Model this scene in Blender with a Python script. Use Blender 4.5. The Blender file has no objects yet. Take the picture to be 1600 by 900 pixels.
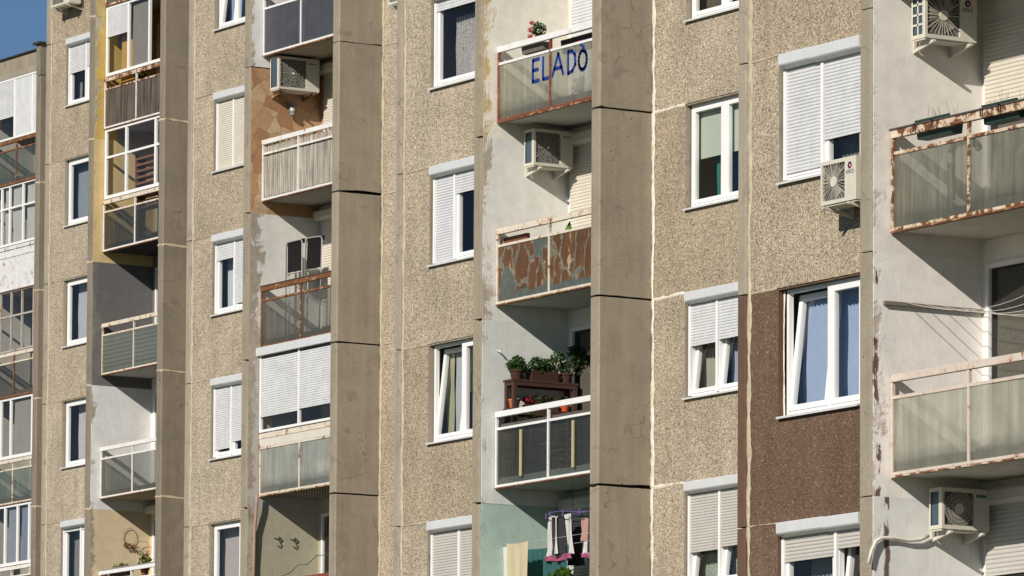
import bpy, math, random
from mathutils import Vector, Matrix
random.seed(7)
rad = math.radians
sc = bpy.context.scene
col = sc.collection

# ------------------------------------------------------------------ camera, sky, sun, exposure
cam_d = bpy.data.cameras.new('camera')
cam = bpy.data.objects.new('camera', cam_d)
col.objects.link(cam)
CR = Vector((0.52564978, 0.85068137, 0.00578931))
CU = Vector((0.06585034, -0.04747303, 0.99669958))
CF = Vector((-0.84814859, 0.52353369, 0.08097184))
m3 = Matrix((CR, CU, -CF)).transposed()
cam.matrix_world = Matrix.Translation((0, 0, 1.7)) @ m3.to_4x4()
cam_d.sensor_fit = 'HORIZONTAL'
cam_d.sensor_width = 36
cam_d.lens = 225
cam_d.shift_x = 0
cam_d.shift_y = 529.6 / 1600
cam_d.clip_start = 1
cam_d.clip_end = 4000
sc.camera = cam

SUN = Vector((0.52, -1.0, 0.585)).normalized()
w = bpy.data.worlds.new('World')
sc.world = w
w.use_nodes = True
nt = w.node_tree
bg = nt.nodes['Background']
sky = nt.nodes.new('ShaderNodeTexSky')
sky.sky_type = 'NISHITA'
sky.sun_disc = False
sky.sun_elevation = math.asin(SUN.z)
sky.sun_rotation = math.atan2(SUN.x, SUN.y)
sky.altitude = 2200
sky.air_density = 1.0
sky.dust_density = 0.1
sky.ozone_density = 5.0
nt.links.new(sky.outputs[0], bg.inputs[0])
bg.inputs[1].default_value = 0.058

sd = bpy.data.lights.new('sun', 'SUN')
sd.energy = 4.9
sd.angle = rad(0.53)
sd.color = (1.0, 0.93, 0.835)
so = bpy.data.objects.new('sun', sd)
so.rotation_euler = SUN.to_track_quat('Z', 'Y').to_euler()
so.location = (-60, -40, 90)
col.objects.link(so)

sc.view_settings.view_transform = 'Standard'
sc.view_settings.look = 'None'
sc.view_settings.exposure = 0.0
sc.view_settings.gamma = 1.0
sc.view_settings.use_curve_mapping = False

# ------------------------------------------------------------------ material helpers
MATS = {}

class NB:
    """small node builder"""
    def __init__(s, name):
        s.m = bpy.data.materials.new(name)
        s.m.use_nodes = True
        s.t = s.m.node_tree
        s.t.nodes.clear()
        s.out = s.n('ShaderNodeOutputMaterial')
        s.co = None
    def n(s, typ, **kw):
        nd = s.t.nodes.new(typ)
        for k, v in kw.items():
            setattr(nd, k, v)
        return nd
    def l(s, a, b):
        s.t.links.new(a, b)
    def val(s, sock, v):
        if hasattr(v, 'is_linked') or isinstance(v, bpy.types.NodeSocket):
            s.l(v, sock)
        else:
            if isinstance(v, (tuple, list)) and len(v) == 3 and sock.type == 'RGBA':
                v = (*v, 1)
            sock.default_value = v
    def coord(s, scale=(1, 1, 1), rand=True):
        tc = s.n('ShaderNodeTexCoord')
        mp = s.n('ShaderNodeMapping')
        mp.inputs['Scale'].default_value = scale
        if rand:
            oi = s.n('ShaderNodeObjectInfo')
            vm = s.n('ShaderNodeVectorMath', operation='SCALE')
            vm.inputs[0].default_value = (37.3, 21.7, 53.1)
            s.l(oi.outputs['Random'], vm.inputs['Scale'])
            va = s.n('ShaderNodeVectorMath', operation='ADD')
            s.l(tc.outputs['Object'], va.inputs[0])
            s.l(vm.outputs[0], va.inputs[1])
            s.l(va.outputs[0], mp.inputs['Vector'])
        else:
            s.l(tc.outputs['Object'], mp.inputs['Vector'])
        return mp.outputs[0]
    def noise(s, vec, scale, detail=4, rough=0.6, out=0, dist=0.0):
        nd = s.n('ShaderNodeTexNoise')
        nd.inputs['Scale'].default_value = scale
        nd.inputs['Detail'].default_value = detail
        nd.inputs['Roughness'].default_value = rough
        nd.inputs['Distortion'].default_value = dist
        s.l(vec, nd.inputs['Vector'])
        return nd.outputs[out]
    def ramp(s, fac, stops, interp='LINEAR'):
        r = s.n('ShaderNodeValToRGB')
        r.color_ramp.interpolation = interp
        e = r.color_ramp.elements
        while len(e) < len(stops):
            e.new(0.5)
        for el, (p, c) in zip(e, stops):
            el.position = p
            el.color = (c, c, c, 1) if not isinstance(c, (tuple, list)) else (*c, 1)
        s.l(fac, r.inputs[0])
        return r.outputs[0]
    def mix(s, fac, a, b, mode='MIX'):
        nd = s.n('ShaderNodeMix', data_type='RGBA', blend_type=mode)
        s.val(nd.inputs[0], fac)
        s.val(nd.inputs[6], a)
        s.val(nd.inputs[7], b)
        return nd.outputs[2]
    def math(s, op, a, b=0.0):
        nd = s.n('ShaderNodeMath', operation=op)
        s.val(nd.inputs[0], a)
        s.val(nd.inputs[1], b)
        return nd.outputs[0]
    def fresnel(s, ior):
        g = s.n('ShaderNodeNewGeometry')
        m = s.n('ShaderNodeMix', data_type='FLOAT')
        s.l(g.outputs['Backfacing'], m.inputs[0])
        m.inputs[2].default_value = ior; m.inputs[3].default_value = 1.0 / ior
        f = s.n('ShaderNodeFresnel')
        s.l(m.outputs[0], f.inputs[0])
        return f.outputs[0]
    def bump(s, h, strength=0.3, dist=0.01):
        b = s.n('ShaderNodeBump')
        b.inputs['Strength'].default_value = strength
        b.inputs['Distance'].default_value = dist
        s.l(h, b.inputs['Height'])
        return b.outputs[0]
    def bsdf(s, color, rough=0.8, normal=None, metal=0.0, spec=0.4, **kw):
        p = s.n('ShaderNodeBsdfPrincipled')
        s.val(p.inputs['Base Color'], color)
        s.val(p.inputs['Roughness'], rough)
        s.val(p.inputs['Metallic'], metal)
        p.inputs['Specular IOR Level'].default_value = spec
        for k, v in kw.items():
            s.val(p.inputs[k], v)
        if normal is not None:
            s.l(normal, p.inputs['Normal'])
        return p.outputs[0]
    def done(s, shader):
        s.l(shader, s.out.inputs[0])
        return s.m

def cached(f):
    def g(*a):
        k = (f.__name__,) + a
        if k not in MATS:
            MATS[k] = f(*a)
        return MATS[k]
    return g

@cached
def pebble(kind):
    b = NB('pebble_dash_' + kind)
    v = b.coord()
    vo = b.n('ShaderNodeTexVoronoi', feature='F1')
    vo.inputs['Scale'].default_value = 66
    vo.inputs['Randomness'].default_value = 1
    wob = b.noise(v, 60, 2, 0.5, 1)
    vv = b.n('ShaderNodeVectorMath', operation='MULTIPLY_ADD')
    b.l(wob, vv.inputs[0]); vv.inputs[1].default_value = (0.014, 0.014, 0.014); b.l(v, vv.inputs[2])
    b.l(vv.outputs[0], vo.inputs['Vector'])
    sep = b.n('ShaderNodeSeparateColor')
    b.l(vo.outputs['Color'], sep.inputs[0])
    if kind == 'brown':
        c = b.ramp(sep.outputs[0], [(0, (.115, .072, .048)), (.4, (.165, .102, .067)), (.85, (.215, .136, .092)), (.965, (.25, .165, .118)), (1, (.42, .32, .24))])
    else:
        c = b.ramp(sep.outputs[0], [(0, (.14, .108, .076)), (.14, (.33, .268, .188)), (.5, (.49, .408, .292)), (.84, (.60, .508, .385)), (1, (.78, .70, .57))])
    grit = b.noise(v, 120, 3, 0.7)
    c = b.mix(0.2, c, b.ramp(grit, [(.3, .5), (.72, 1.25)]), 'MULTIPLY')
    gap = b.ramp(vo.outputs['Distance'], [(.30, 1.0), (.66, .48)])
    c = b.mix(0.6, c, gap, 'MULTIPLY')
    big = b.noise(v, 0.9, 4, 0.6)
    c = b.mix(0.55, c, b.ramp(big, [(.3, .72), (.7, 1.18)]), 'MULTIPLY')
    v2 = b.coord((2.2, 2.2, .22))
    streak = b.noise(v2, 1.6, 4, 0.65)
    c = b.mix(0.4, c, b.ramp(streak, [(.32, .72), (.6, 1.06)]), 'MULTIPLY')
    oi = b.n('ShaderNodeObjectInfo')
    c = b.mix(1.0, c, b.ramp(oi.outputs['Random'], [(0, (.92, .90, .87)), (.5, (1, 1, 1)), (1, (1.05, 1.06, 1.08))]), 'MULTIPLY')
    sm = b.noise(b.coord((1.4, 1.4, .3)), 2.2, 5, .6, 0, .4)
    c = b.mix(b.ramp(sm, [(.58, 0.0), (.72, .30)]), c, (.20, .165, .125))
    h = b.math('SUBTRACT', 1.0, vo.outputs['Distance'])
    return b.done(b.bsdf(c, 0.85, b.bump(h, 0.4, 0.006), spec=.25))

@cached
def concrete(col3, contrast):
    b = NB('concrete')
    v = b.coord()
    big = b.noise(v, 1.3, 6, 0.65)
    fine = b.noise(v, 45, 4, 0.7)
    v2 = b.coord((3.5, 3.5, .25))
    st = b.noise(v2, 2.0, 5, 0.6)
    c = b.mix(contrast, col3, b.ramp(big, [(.28, .62), (.5, 1.0), (.75, 1.22)]), 'MULTIPLY')
    c = b.mix(contrast * .6, c, b.ramp(st, [(.3, .68), (.6, 1.12)]), 'MULTIPLY')
    c = b.mix(0.55, c, b.ramp(fine, [(.3, .62), (.7, 1.25)]), 'MULTIPLY')
    # stains with their own shape, little pits
    blot = b.noise(v, 2.6, 5, .55, 0, .6)
    c = b.mix(b.ramp(blot, [(.60, 0.0), (.68, .45)]), c, (.15, .125, .10))
    cv = b.n('ShaderNodeVectorMath', operation='MULTIPLY_ADD')
    b.l(b.noise(v, 2.5, 4, .6, 1), cv.inputs[0]); cv.inputs[1].default_value = (.5, .5, .5); b.l(v, cv.inputs[2])
    ce = b.n('ShaderNodeTexVoronoi', feature='DISTANCE_TO_EDGE'); ce.inputs['Scale'].default_value = .75
    b.l(cv.outputs[0], ce.inputs['Vector'])
    cm_ = b.math('MULTIPLY', b.ramp(ce.outputs['Distance'], [(.002, 1.0), (.006, 0.0)]), b.ramp(b.noise(v, .8, 2, .5), [(.52, 0.0), (.58, .6)]))
    c = b.mix(cm_, c, (.07, .055, .04))
    pit = b.n('ShaderNodeTexVoronoi', feature='F1'); pit.inputs['Scale'].default_value = 3.2
    b.l(v, pit.inputs['Vector'])
    pm = b.ramp(pit.outputs['Distance'], [(.025, 1.0), (.05, 0.0)])
    c = b.mix(pm, c, (.05, .04, .032))
    return b.done(b.bsdf(c, 0.9, b.bump(b.mix(.5, fine, big), 0.25, 0.01), spec=.2))

@cached
def plaster(paint, under, wear, seed, stripe=0.0):
    """painted plaster; wear 0..1, flaking to the under colour, more towards the outer edge"""
    b = NB('painted_plaster')
    v = b.coord()
    tc = b.n('ShaderNodeTexCoord')
    sep = b.n('ShaderNodeSeparateXYZ'); b.l(tc.outputs['Object'], sep.inputs[0])
    n1 = b.noise(v, 2.3, 7, 0.68, 0, .5)
    n2 = b.noise(b.coord((1, 1.6, .5)), 2.0, 5, 0.6)
    edge = b.math('MULTIPLY', b.math('ADD', sep.outputs[1], 0.9), -0.55)   # 0 at the outer edge, falls inwards
    e2 = b.math('MAXIMUM', edge, -0.34)
    m = b.math('ADD', b.math('ADD', b.math('MULTIPLY', n1, .7), b.math('MULTIPLY', n2, .3)), e2)
    mask = b.ramp(m, [(0.51 - wear * .32, 0.0), (0.555 - wear * .32, .45), (0.59 - wear * .32, .95)])
    if stripe:
        wn = b.noise(b.coord((1, 1, 1)), 1.6, 6, .62)
        dd = b.math('ABSOLUTE', b.math('ADD', b.math('ADD', sep.outputs[1], .72 + (1 - stripe) * .2), b.math('MULTIPLY', b.math('SUBTRACT', wn, .5), .22)))
        brk = b.noise(b.coord((1, 1, .6)), 3.3, 5, .65)
        dd = b.math('ADD', dd, b.ramp(brk, [(.40 + stripe * .2, 0.0), (.52 + stripe * .2, .12)]))
    fine = b.noise(v, 30, 4, .65)
    pc = b.mix(.16, paint, b.ramp(n2, [(.3, .72), (.65, 1.08)]), 'MULTIPLY')
    pc = b.mix(.35, pc, b.ramp(b.noise(v, 5.5, 4, .6), [(.32, .75), (.62, 1.06)]), 'MULTIPLY')
    uc = b.mix(.6, under, b.ramp(b.noise(v, 7, 5, .7), [(.3, .6), (.7, 1.25)]), 'MULTIPLY')
    c = b.mix(mask, pc, uc)
    if stripe: c = b.mix(b.ramp(dd, [(.026, .92), (.044, 0.0)]), c, (.085, .045, .035))
    drip = b.noise(b.coord((7, 7, .28)), 2.4, 5, .65)
    c = b.mix(b.ramp(drip, [(.58, 0.0), (.78, .18)]), c, (.20, .17, .13))
    h = b.math('SUBTRACT', b.math('MULTIPLY', fine, .35), mask)
    return b.done(b.bsdf(c, 0.85, b.bump(h, 0.8, 0.010), spec=.25))

@cached
def flagstone(_):
    b = NB('crazy_paving_stone')
    v = b.coord()
    wob = b.noise(v, 3, 2, .5, 1)
    vv = b.n('ShaderNodeVectorMath', operation='MULTIPLY_ADD')
    b.l(wob, vv.inputs[0]); vv.inputs[1].default_value = (.18, .18, .18); b.l(v, vv.inputs[2])
    e = b.n('ShaderNodeTexVoronoi', feature='DISTANCE_TO_EDGE'); e.inputs['Scale'].default_value = 2.9
    f = b.n('ShaderNodeTexVoronoi', feature='F1'); f.inputs['Scale'].default_value = 2.9
    b.l(vv.outputs[0], e.inputs['Vector']); b.l(vv.outputs[0], f.inputs['Vector'])
    sep = b.n('ShaderNodeSeparateColor'); b.l(f.outputs['Color'], sep.inputs[0])
    c = b.ramp(sep.outputs[0], [(0, (.33, .175, .09)), (.35, (.42, .245, .13)), (.7, (.47, .31, .175)), (1, (.50, .375, .235))])
    c = b.mix(.55, c, b.ramp(b.noise(v, 12, 5, .7), [(.3, .65), (.7, 1.2)]), 'MULTIPLY')
    line = b.ramp(e.outputs['Distance'], [(.006, .85), (.016, 0.0)])
    c = b.mix(line, c, (.19, .12, .07))
    return b.done(b.bsdf(c, .7, b.bump(b.ramp(e.outputs['Distance'], [(.005, 0.0), (.02, 1.0)]), .25, .006)))

@cached
def painted(col3, rust, rough):
    """painted metal, rust 0..1"""
    b = NB('painted_metal')
    v = b.coord()
    c = b.mix(.25, col3, b.ramp(b.noise(v, 4, 4, .6), [(.3, .75), (.65, 1.05)]), 'MULTIPLY')
    dirt = b.noise(v, 18, 4, .65)
    c = b.mix(b.ramp(dirt, [(.56, 0.0), (.75, .35)]), c, (.22, .18, .13))
    if rust > 0:
        n = b.noise(v, 6.5, 6, .72, 0, .4)
        t = .70 - rust * .32
        rc = b.ramp(b.noise(v, 22, 4, .7), [(.3, (.055, .022, .012)), (.55, (.19, .075, .03)), (.8, (.34, .16, .07))])
        halo = b.ramp(n, [(t - .09, 0.0), (t, .55)])
        c = b.mix(halo, c, (.50, .30, .16))
        c = b.mix(b.ramp(n, [(t, 0.0), (t + .035, 1.0)]), c, rc)
    return b.done(b.bsdf(c, rough, b.bump(dirt, .12, .004)))

@cached
def plain(name, col3, rough, var):
    b = NB(name)
    v = b.coord()
    c = b.mix(var, col3, b.ramp(b.noise(v, 5, 5, .65), [(.28, .6), (.7, 1.2)]), 'MULTIPLY')
    c = b.mix(var * .6, c, b.ramp(b.noise(b.coord((6, 6, .4)), 3, 4, .6), [(.3, .7), (.65, 1.08)]), 'MULTIPLY')
    return b.done(b.bsdf(c, rough, spec=.4 if rough < .8 else .12))

@cached
def pane_glass(tint):
    b = NB('window_glass')
    fr = b.fresnel(1.62)
    tr = b.n('ShaderNodeBsdfTransparent'); tr.inputs[0].default_value = (.93, .94, .93, 1)
    gl = b.n('ShaderNodeBsdfGlossy'); gl.inputs['Roughness'].default_value = 0.015
    v = b.coord()
    b.l(b.bump(b.noise(v, 1.7, 2, .5), .06, .02), gl.inputs['Normal'])
    mx = b.n('ShaderNodeMixShader')
    b.l(fr, mx.inputs[0]); b.l(tr.outputs[0], mx.inputs[1]); b.l(gl.outputs[0], mx.inputs[2])
    return b.done(mx.outputs[0])

@cached
def murky(col3, transp, streak, axis):
    """old reinforced/ribbed balcony glass, translucent and streaked with dirt"""
    b = NB('ribbed_balcony_glass')
    v = b.coord()
    st = b.noise(b.coord((5, 5, .3)), 2.0, 4, .55)
    blot = b.noise(v, 2.0, 4, .6)
    c = b.mix(streak, col3, b.ramp(st, [(.3, .5), (.5, .95), (.7, 1.3)]), 'MULTIPLY')
    c = b.mix(.45, c, b.ramp(blot, [(.3, .62), (.7, 1.2)]), 'MULTIPLY')
    c = b.mix(b.ramp(b.noise(b.coord((5, 5, .2), True), 3.1, 4, .7), [(.6, 0.0), (.72, .45)]), c, (.42, .36, .20))
    grime_shade = b.noise(b.coord((1.3, 1.3, .9)), 2.6, 6, .65, 0, .8)
    c = b.mix(b.ramp(grime_shade, [(.46, 0.0), (.70, .55 * streak)]), c, (.115, .11, .095))
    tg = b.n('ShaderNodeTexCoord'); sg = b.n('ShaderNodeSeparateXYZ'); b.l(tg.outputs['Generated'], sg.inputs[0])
    gz = b.math('ADD', sg.outputs[2], b.math('MULTIPLY', b.math('SUBTRACT', grime_shade, .5), .16))
    c = b.mix(b.ramp(gz, [(.12, .62), (.17, .35), (.32, 0.0)]), c, (.085, .085, .07))  # bottom band painted dark, standing in for the shaded, dirty slab edge behind
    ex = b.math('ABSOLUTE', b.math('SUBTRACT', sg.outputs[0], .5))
    c = b.mix(b.ramp(b.math('ADD', ex, b.math('MULTIPLY', b.math('SUBTRACT', grime_shade, .5), .2)), [(.40, 0.0), (.52, .4)]), c, (.12, .12, .10))
    di = b.n('ShaderNodeBsdfDiffuse'); b.l(c, di.inputs[0])
    tl = b.n('ShaderNodeBsdfTranslucent'); b.l(c, tl.inputs[0])
    m1 = b.n('ShaderNodeMixShader'); m1.inputs[0].default_value = .5
    b.l(di.outputs[0], m1.inputs[1]); b.l(tl.outputs[0], m1.inputs[2])
    tr = b.n('ShaderNodeBsdfTransparent'); tr.inputs[0].default_value = (.78, .80, .76, 1)
    m2 = b.n('ShaderNodeMixShader')
    b.val(m2.inputs[0], b.math('ADD', b.math('MULTIPLY', b.ramp(st, [(.3, 1.0), (.7, .3)]), .5 * transp), .65 * transp))
    b.l(m1.outputs[0], m2.inputs[1]); b.l(tr.outputs[0], m2.inputs[2])
    gl = b.n('ShaderNodeBsdfGlossy'); gl.inputs['Roughness'].default_value = .16
    fr = b.fresnel(1.45)
    wv = b.n('ShaderNodeTexWave', bands_direction='X'); wv.inputs['Scale'].default_value = 14
    b.l(v, wv.inputs['Vector'])
    nn = b.bump(wv.outputs['Fac'], .12, .004)
    b.l(nn, gl.inputs['Normal'])
    m3 = b.n('ShaderNodeMixShader')
    b.l(fr, m3.inputs[0]); b.l(m2.outputs[0], m3.inputs[1]); b.l(gl.outputs[0], m3.inputs[2])
    return b.done(m3.outputs[0])

@cached
def peeled(_):
    b = NB('peeled_brown_film')
    v = b.coord((1, 1, .8))
    n = b.noise(v, 2.8, 7, .66, 0, 1.6)
    g = b.noise(b.coord((1, 1, .5)), 5.0, 5, .65, 0, .6)
    brown = b.mix(.8, (.120, .056, .023), b.ramp(g, [(.3, .55), (.7, 1.35)]), 'MULTIPLY')
    grey = b.mix(.6, (.085, .10, .088), b.ramp(b.noise(v, 9, 5, .7), [(.3, .6), (.7, 1.4)]), 'MULTIPLY')
    tc = b.n('ShaderNodeTexCoord'); sp = b.n('ShaderNodeSeparateXYZ'); b.l(tc.outputs['Object'], sp.inputs[0])
    low = b.ramp(b.math('MULTIPLY', b.math('SUBTRACT', sp.outputs[2], 14.35), 1.0), [(.10, -.0), (.34, 1.0)])
    pv = b.n('ShaderNodeVectorMath', operation='MULTIPLY_ADD')
    b.l(b.noise(v, 3.5, 5, .6, 1), pv.inputs[0]); pv.inputs[1].default_value = (.26, .26, .34); b.l(b.coord((1, 1, .55)), pv.inputs[2])
    pe = b.n('ShaderNodeTexVoronoi', feature='DISTANCE_TO_EDGE'); pe.inputs['Scale'].default_value = 3.2
    b.l(pv.outputs[0], pe.inputs['Vector'])
    pc_ = b.n('ShaderNodeTexVoronoi', feature='F1'); pc_.inputs['Scale'].default_value = 3.2
    b.l(pv.outputs[0], pc_.inputs['Vector'])
    ps = b.n('ShaderNodeSeparateColor'); b.l(pc_.outputs['Color'], ps.inputs[0])
    kept = b.math('MULTIPLY', b.ramp(ps.outputs[0], [(.20, 0.0), (.22, 1.0)]), b.ramp(b.math('ADD', b.math('MULTIPLY', low, .45), b.math('MULTIPLY', n, .5)), [(.40, 0.0), (.43, 1.0)]))
    isb = b.math('MULTIPLY', kept, b.ramp(pe.outputs['Distance'], [(.035, 0.0), (.05, 1.0)]))
    edge = b.math('MULTIPLY', kept, b.ramp(pe.outputs['Distance'], [(.012, .3), (.03, 1.0), (.05, .9), (.062, 0.0)]))
    tear = b.ramp(g, [(.60, 0.0), (.64, 1.0)])
    c = b.mix(isb, grey, brown)
    c = b.mix(b.math('MULTIPLY', tear, b.math('MULTIPLY', isb, .8)), c, (.42, .37, .25))
    c = b.mix(b.math('MULTIPLY', edge, b.ramp(b.noise(v, 11, 4, .7), [(.4, .1), (.65, .9)])), c, (.30, .265, .19))
    return b.done(b.bsdf(c, .45, b.bump(n, .4, .01)))

@cached
def streaky(name, c1, c2, rough, xs, zs):
    """vertical fibres: reed, old boards"""
    b = NB(name)
    n = b.noise(b.coord((xs, xs, zs)), 1.0, 6, .68)
    c = b.ramp(n, [(.30, c1), (.70, c2)])
    c = b.mix(.5, c, b.ramp(b.noise(b.coord(), 3.0, 4, .6), [(.3, .65), (.7, 1.15)]), 'MULTIPLY')
    return b.done(b.bsdf(c, rough, b.bump(n, .3, .006)))

@cached
def cloth(col3, name):
    b = NB('fabric_' + name)
    v = b.coord()
    c = b.mix(.3, col3, b.ramp(b.noise(v, 6, 4, .6), [(.3, .75), (.7, 1.1)]), 'MULTIPLY')
    di = b.n('ShaderNodeBsdfDiffuse'); b.l(c, di.inputs[0])
    tl = b.n('ShaderNodeBsdfTranslucent'); b.l(c, tl.inputs[0])
    m1 = b.n('ShaderNodeMixShader'); m1.inputs[0].default_value = .25
    b.l(di.outputs[0], m1.inputs[1]); b.l(tl.outputs[0], m1.inputs[2])
    return b.done(m1.outputs[0])

@cached
def lace(col3):
    b = NB('lace_curtain')
    v = b.coord()
    vo = b.n('ShaderNodeTexVoronoi', feature='F1'); vo.inputs['Scale'].default_value = 11
    b.l(v, vo.inputs['Vector'])
    hole = b.ramp(b.math('SINE', b.math('MULTIPLY', vo.outputs['Distance'], 22)), [(.40, .30), (.60, .58)])
    di = b.n('ShaderNodeBsdfDiffuse'); di.inputs[0].default_value = (*col3, 1)
    tr = b.n('ShaderNodeBsdfTransparent')
    m1 = b.n('ShaderNodeMixShader'); b.l(hole, m1.inputs[0])
    b.l(di.outputs[0], m1.inputs[1]); b.l(tr.outputs[0], m1.inputs[2])
    return b.done(m1.outputs[0])

@cached
def leaf(col3):
    b = NB('leaf')
    oi = b.n('ShaderNodeTexCoord')
    n = b.noise(oi.outputs['Object'], 14, 3, .6)
    c = b.mix(.8, col3, b.ramp(n, [(.3, .45), (.7, 1.6)]), 'MULTIPLY')
    di = b.n('ShaderNodeBsdfDiffuse'); b.l(c, di.inputs[0])
    tl = b.n('ShaderNodeBsdfTranslucent'); b.l(c, tl.inputs[0])
    m1 = b.n('ShaderNodeMixShader'); m1.inputs[0].default_value = .3
    b.l(di.outputs[0], m1.inputs[1]); b.l(tl.outputs[0], m1.inputs[2])
    return b.done(m1.outputs[0])

@cached
def sealant(white):
    b = NB('joint_sealant')
    v = b.coord()
    st = [(.3, (.36, .30, .21)), (.55, (.50, .43, .31)), (.8, (.60, .53, .41))] if not white else [(.3, (.46, .39, .29)), (.5, (.68, .63, .53)), (.8, (.80, .77, .70))]
    c = b.ramp(b.noise(v, 7, 5, .7), st)
    return b.done(b.bsdf(c, .7, b.bump(b.noise(v, 25, 3, .6), .5, .01)))

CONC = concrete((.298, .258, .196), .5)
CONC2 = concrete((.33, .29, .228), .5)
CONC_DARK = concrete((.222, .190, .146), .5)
DARKJ = plain('dark_joint', (.018, .015, .012), .95, .2)
PVC = plain('white_plastic', (.80, .80, .79), .32, .10)
PVC_G = plain('grey_plastic', (.42, .42, .40), .4, .15)
SHW = plain('white_roller_shutter', (.62, .63, .64), .42, .3)
SHC = plain('cream_roller_shutter', (.63, .59, .50), .5, .18)
SHG = plain('grey_roller_shutter', (.50, .48, .44), .5, .18)
BOXW = plain('shutter_box_paint', (.58, .595, .605), .42, .16)
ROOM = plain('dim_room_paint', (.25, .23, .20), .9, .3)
ALU = plain('sill_metal', (.60, .60, .58), .4, .25)
ACW = plain('aged_beige_plastic', (.60, .57, .48), .45, .18)
ACD = plain('dark_grille', (.11, .105, .095), .6, .2)
FIN_BLUE = plain('condenser_fins', (.05, .085, .115), .4, .3)

# ------------------------------------------------------------------ mesh helpers
class MB:
    def __init__(s):
        s.v = []; s.f = []; s.mi = []; s.sm = []
    def add(s, vs, fs, mi=0, sm=False):
        o = len(s.v)
        s.v += [tuple(v) for v in vs]
        for f in fs:
            s.f.append(tuple(i + o for i in f)); s.mi.append(mi); s.sm.append(sm)
        return s
    def box(s, x0, x1, y0, y1, z0, z1, mi=0):
        if x0 > x1: x0, x1 = x1, x0
        if y0 > y1: y0, y1 = y1, y0
        if z0 > z1: z0, z1 = z1, z0
        vs = [(x0, y0, z0), (x1, y0, z0), (x1, y1, z0), (x0, y1, z0), (x0, y0, z1), (x1, y0, z1), (x1, y1, z1), (x0, y1, z1)]
        return s.add(vs, [(0, 3, 2, 1), (4, 5, 6, 7), (0, 1, 5, 4), (1, 2, 6, 5), (2, 3, 7, 6), (3, 0, 4, 7)], mi)
    def prism(s, pts, a0, a1, axis, mi=0):
        """polygon pts (2D) extruded along axis from a0 to a1; axis 'x': pts=(y,z); 'y': pts=(x,z); 'z': pts=(x,y)"""
        def P(p, a):
            return {'x': (a, p[0], p[1]), 'y': (p[0], a, p[1]), 'z': (p[0], p[1], a)}[axis]
        n = len(pts)
        vs = [P(p, a0) for p in pts] + [P(p, a1) for p in pts]
        fs = [(i, (i + 1) % n, (i + 1) % n + n, i + n) for i in range(n)]
        fs += [tuple(range(n - 1, -1, -1)), tuple(range(n, 2 * n))]
        return s.add(vs, fs, mi)
    def pane(s, x0, x1, y, z0, z1):
        return s.quad((x0, y, z0), (x1, y, z0), (x1, y, z1), (x0, y, z1))
    def quad(s, a, b, c, d, mi=0):
        return s.add([a, b, c, d], [(0, 1, 2, 3)], mi)
    def tube(s, pts, r, n=8, mi=0):
        pts = [Vector(p) for p in pts]
        vs = []; fs = []
        up = Vector((0.13, .29, .95)).normalized()
        for i, p in enumerate(pts):
            d = (pts[min(i + 1, len(pts) - 1)] - pts[max(i - 1, 0)])
            d.normalize()
            a = d.cross(up)
            if a.length < 1e-3: a = d.cross(Vector((1, 0, 0)))
            a.normalize(); b_ = d.cross(a)
            rr = r[i] if isinstance(r, (list, tuple)) else r
            for k in range(n):
                t = 2 * math.pi * k / n
                vs.append(p + a * (rr * math.cos(t)) + b_ * (rr * math.sin(t)))
        for i in range(len(pts) - 1):
            for k in range(n):
                fs.append((i * n + k, i * n + (k + 1) % n, (i + 1) * n + (k + 1) % n, (i + 1) * n + k))
        fs.append(tuple(range(n - 1, -1, -1))); fs.append(tuple(range((len(pts) - 1) * n, len(pts) * n)))
        return s.add(vs, fs, mi, True)
    def lathe(s, prof, cx=0, cy=0, n=20, mi=0):
        vs = []; fs = []
        for r, z in prof:
            for k in range(n):
                t = 2 * math.pi * k / n
                vs.append((cx + r * math.cos(t), cy + r * math.sin(t), z))
        for i in range(len(prof) - 1):
            for k in range(n):
                fs.append((i * n + k, i * n + (k + 1) % n, (i + 1) * n + (k + 1) % n, (i + 1) * n + k))
        fs.append(tuple(range(n - 1, -1, -1))); fs.append(tuple(range((len(prof) - 1) * n, len(prof) * n)))
        return s.add(vs, fs, mi, True)
    def build(s, name, mats, parent=None, loc=None, bevel=0.0):
        me = bpy.data.meshes.new(name)
        v = s.v
        if loc is not None:
            v = [(a - loc[0], b - loc[1], c - loc[2]) for a, b, c in v]
        me.from_pydata(v, [], s.f)
        if not isinstance(mats, (list, tuple)): mats = [mats]
        for m in mats: me.materials.append(m)
        me.polygons.foreach_set('material_index', s.mi)
        me.polygons.foreach_set('use_smooth', s.sm)
        me.update()
        o = bpy.data.objects.new(name, me)
        col.objects.link(o)
        if parent is not None: o.parent = parent
        if loc is not None: o.location = loc
        if bevel > 0:
            md = o.modifiers.new('bevel', 'BEVEL'); md.width = bevel; md.segments = 2; md.limit_method = 'ANGLE'; md.angle_limit = rad(40)
        return o

def tag(o, label=None, cat=None, group=None, kind=None):
    if label: o['label'] = label
    if cat: o['category'] = cat
    if group: o['group'] = group
    if kind: o['kind'] = kind
    return o

def empty(name, loc, rz=0.0):
    o = bpy.data.objects.new(name, None)
    o.empty_display_size = .3
    col.objects.link(o)
    o.location = loc; o.rotation_euler = (0, 0, rz)
    return o

# ------------------------------------------------------------------ ground
g = MB()
g.quad((-900, -700, 0), (500, -700, 0), (500, 900, 0), (-900, 900, 0))
b = NB('grass_ground')
vv = b.coord()
cc = b.ramp(b.noise(vv, .05, 6, .65), [(.35, (.055, .075, .03)), (.55, (.10, .11, .055)), (.7, (.20, .17, .12))])
b.done(b.bsdf(cc, .95))
tag(g.build('ground', b.m), kind='structure')

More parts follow.
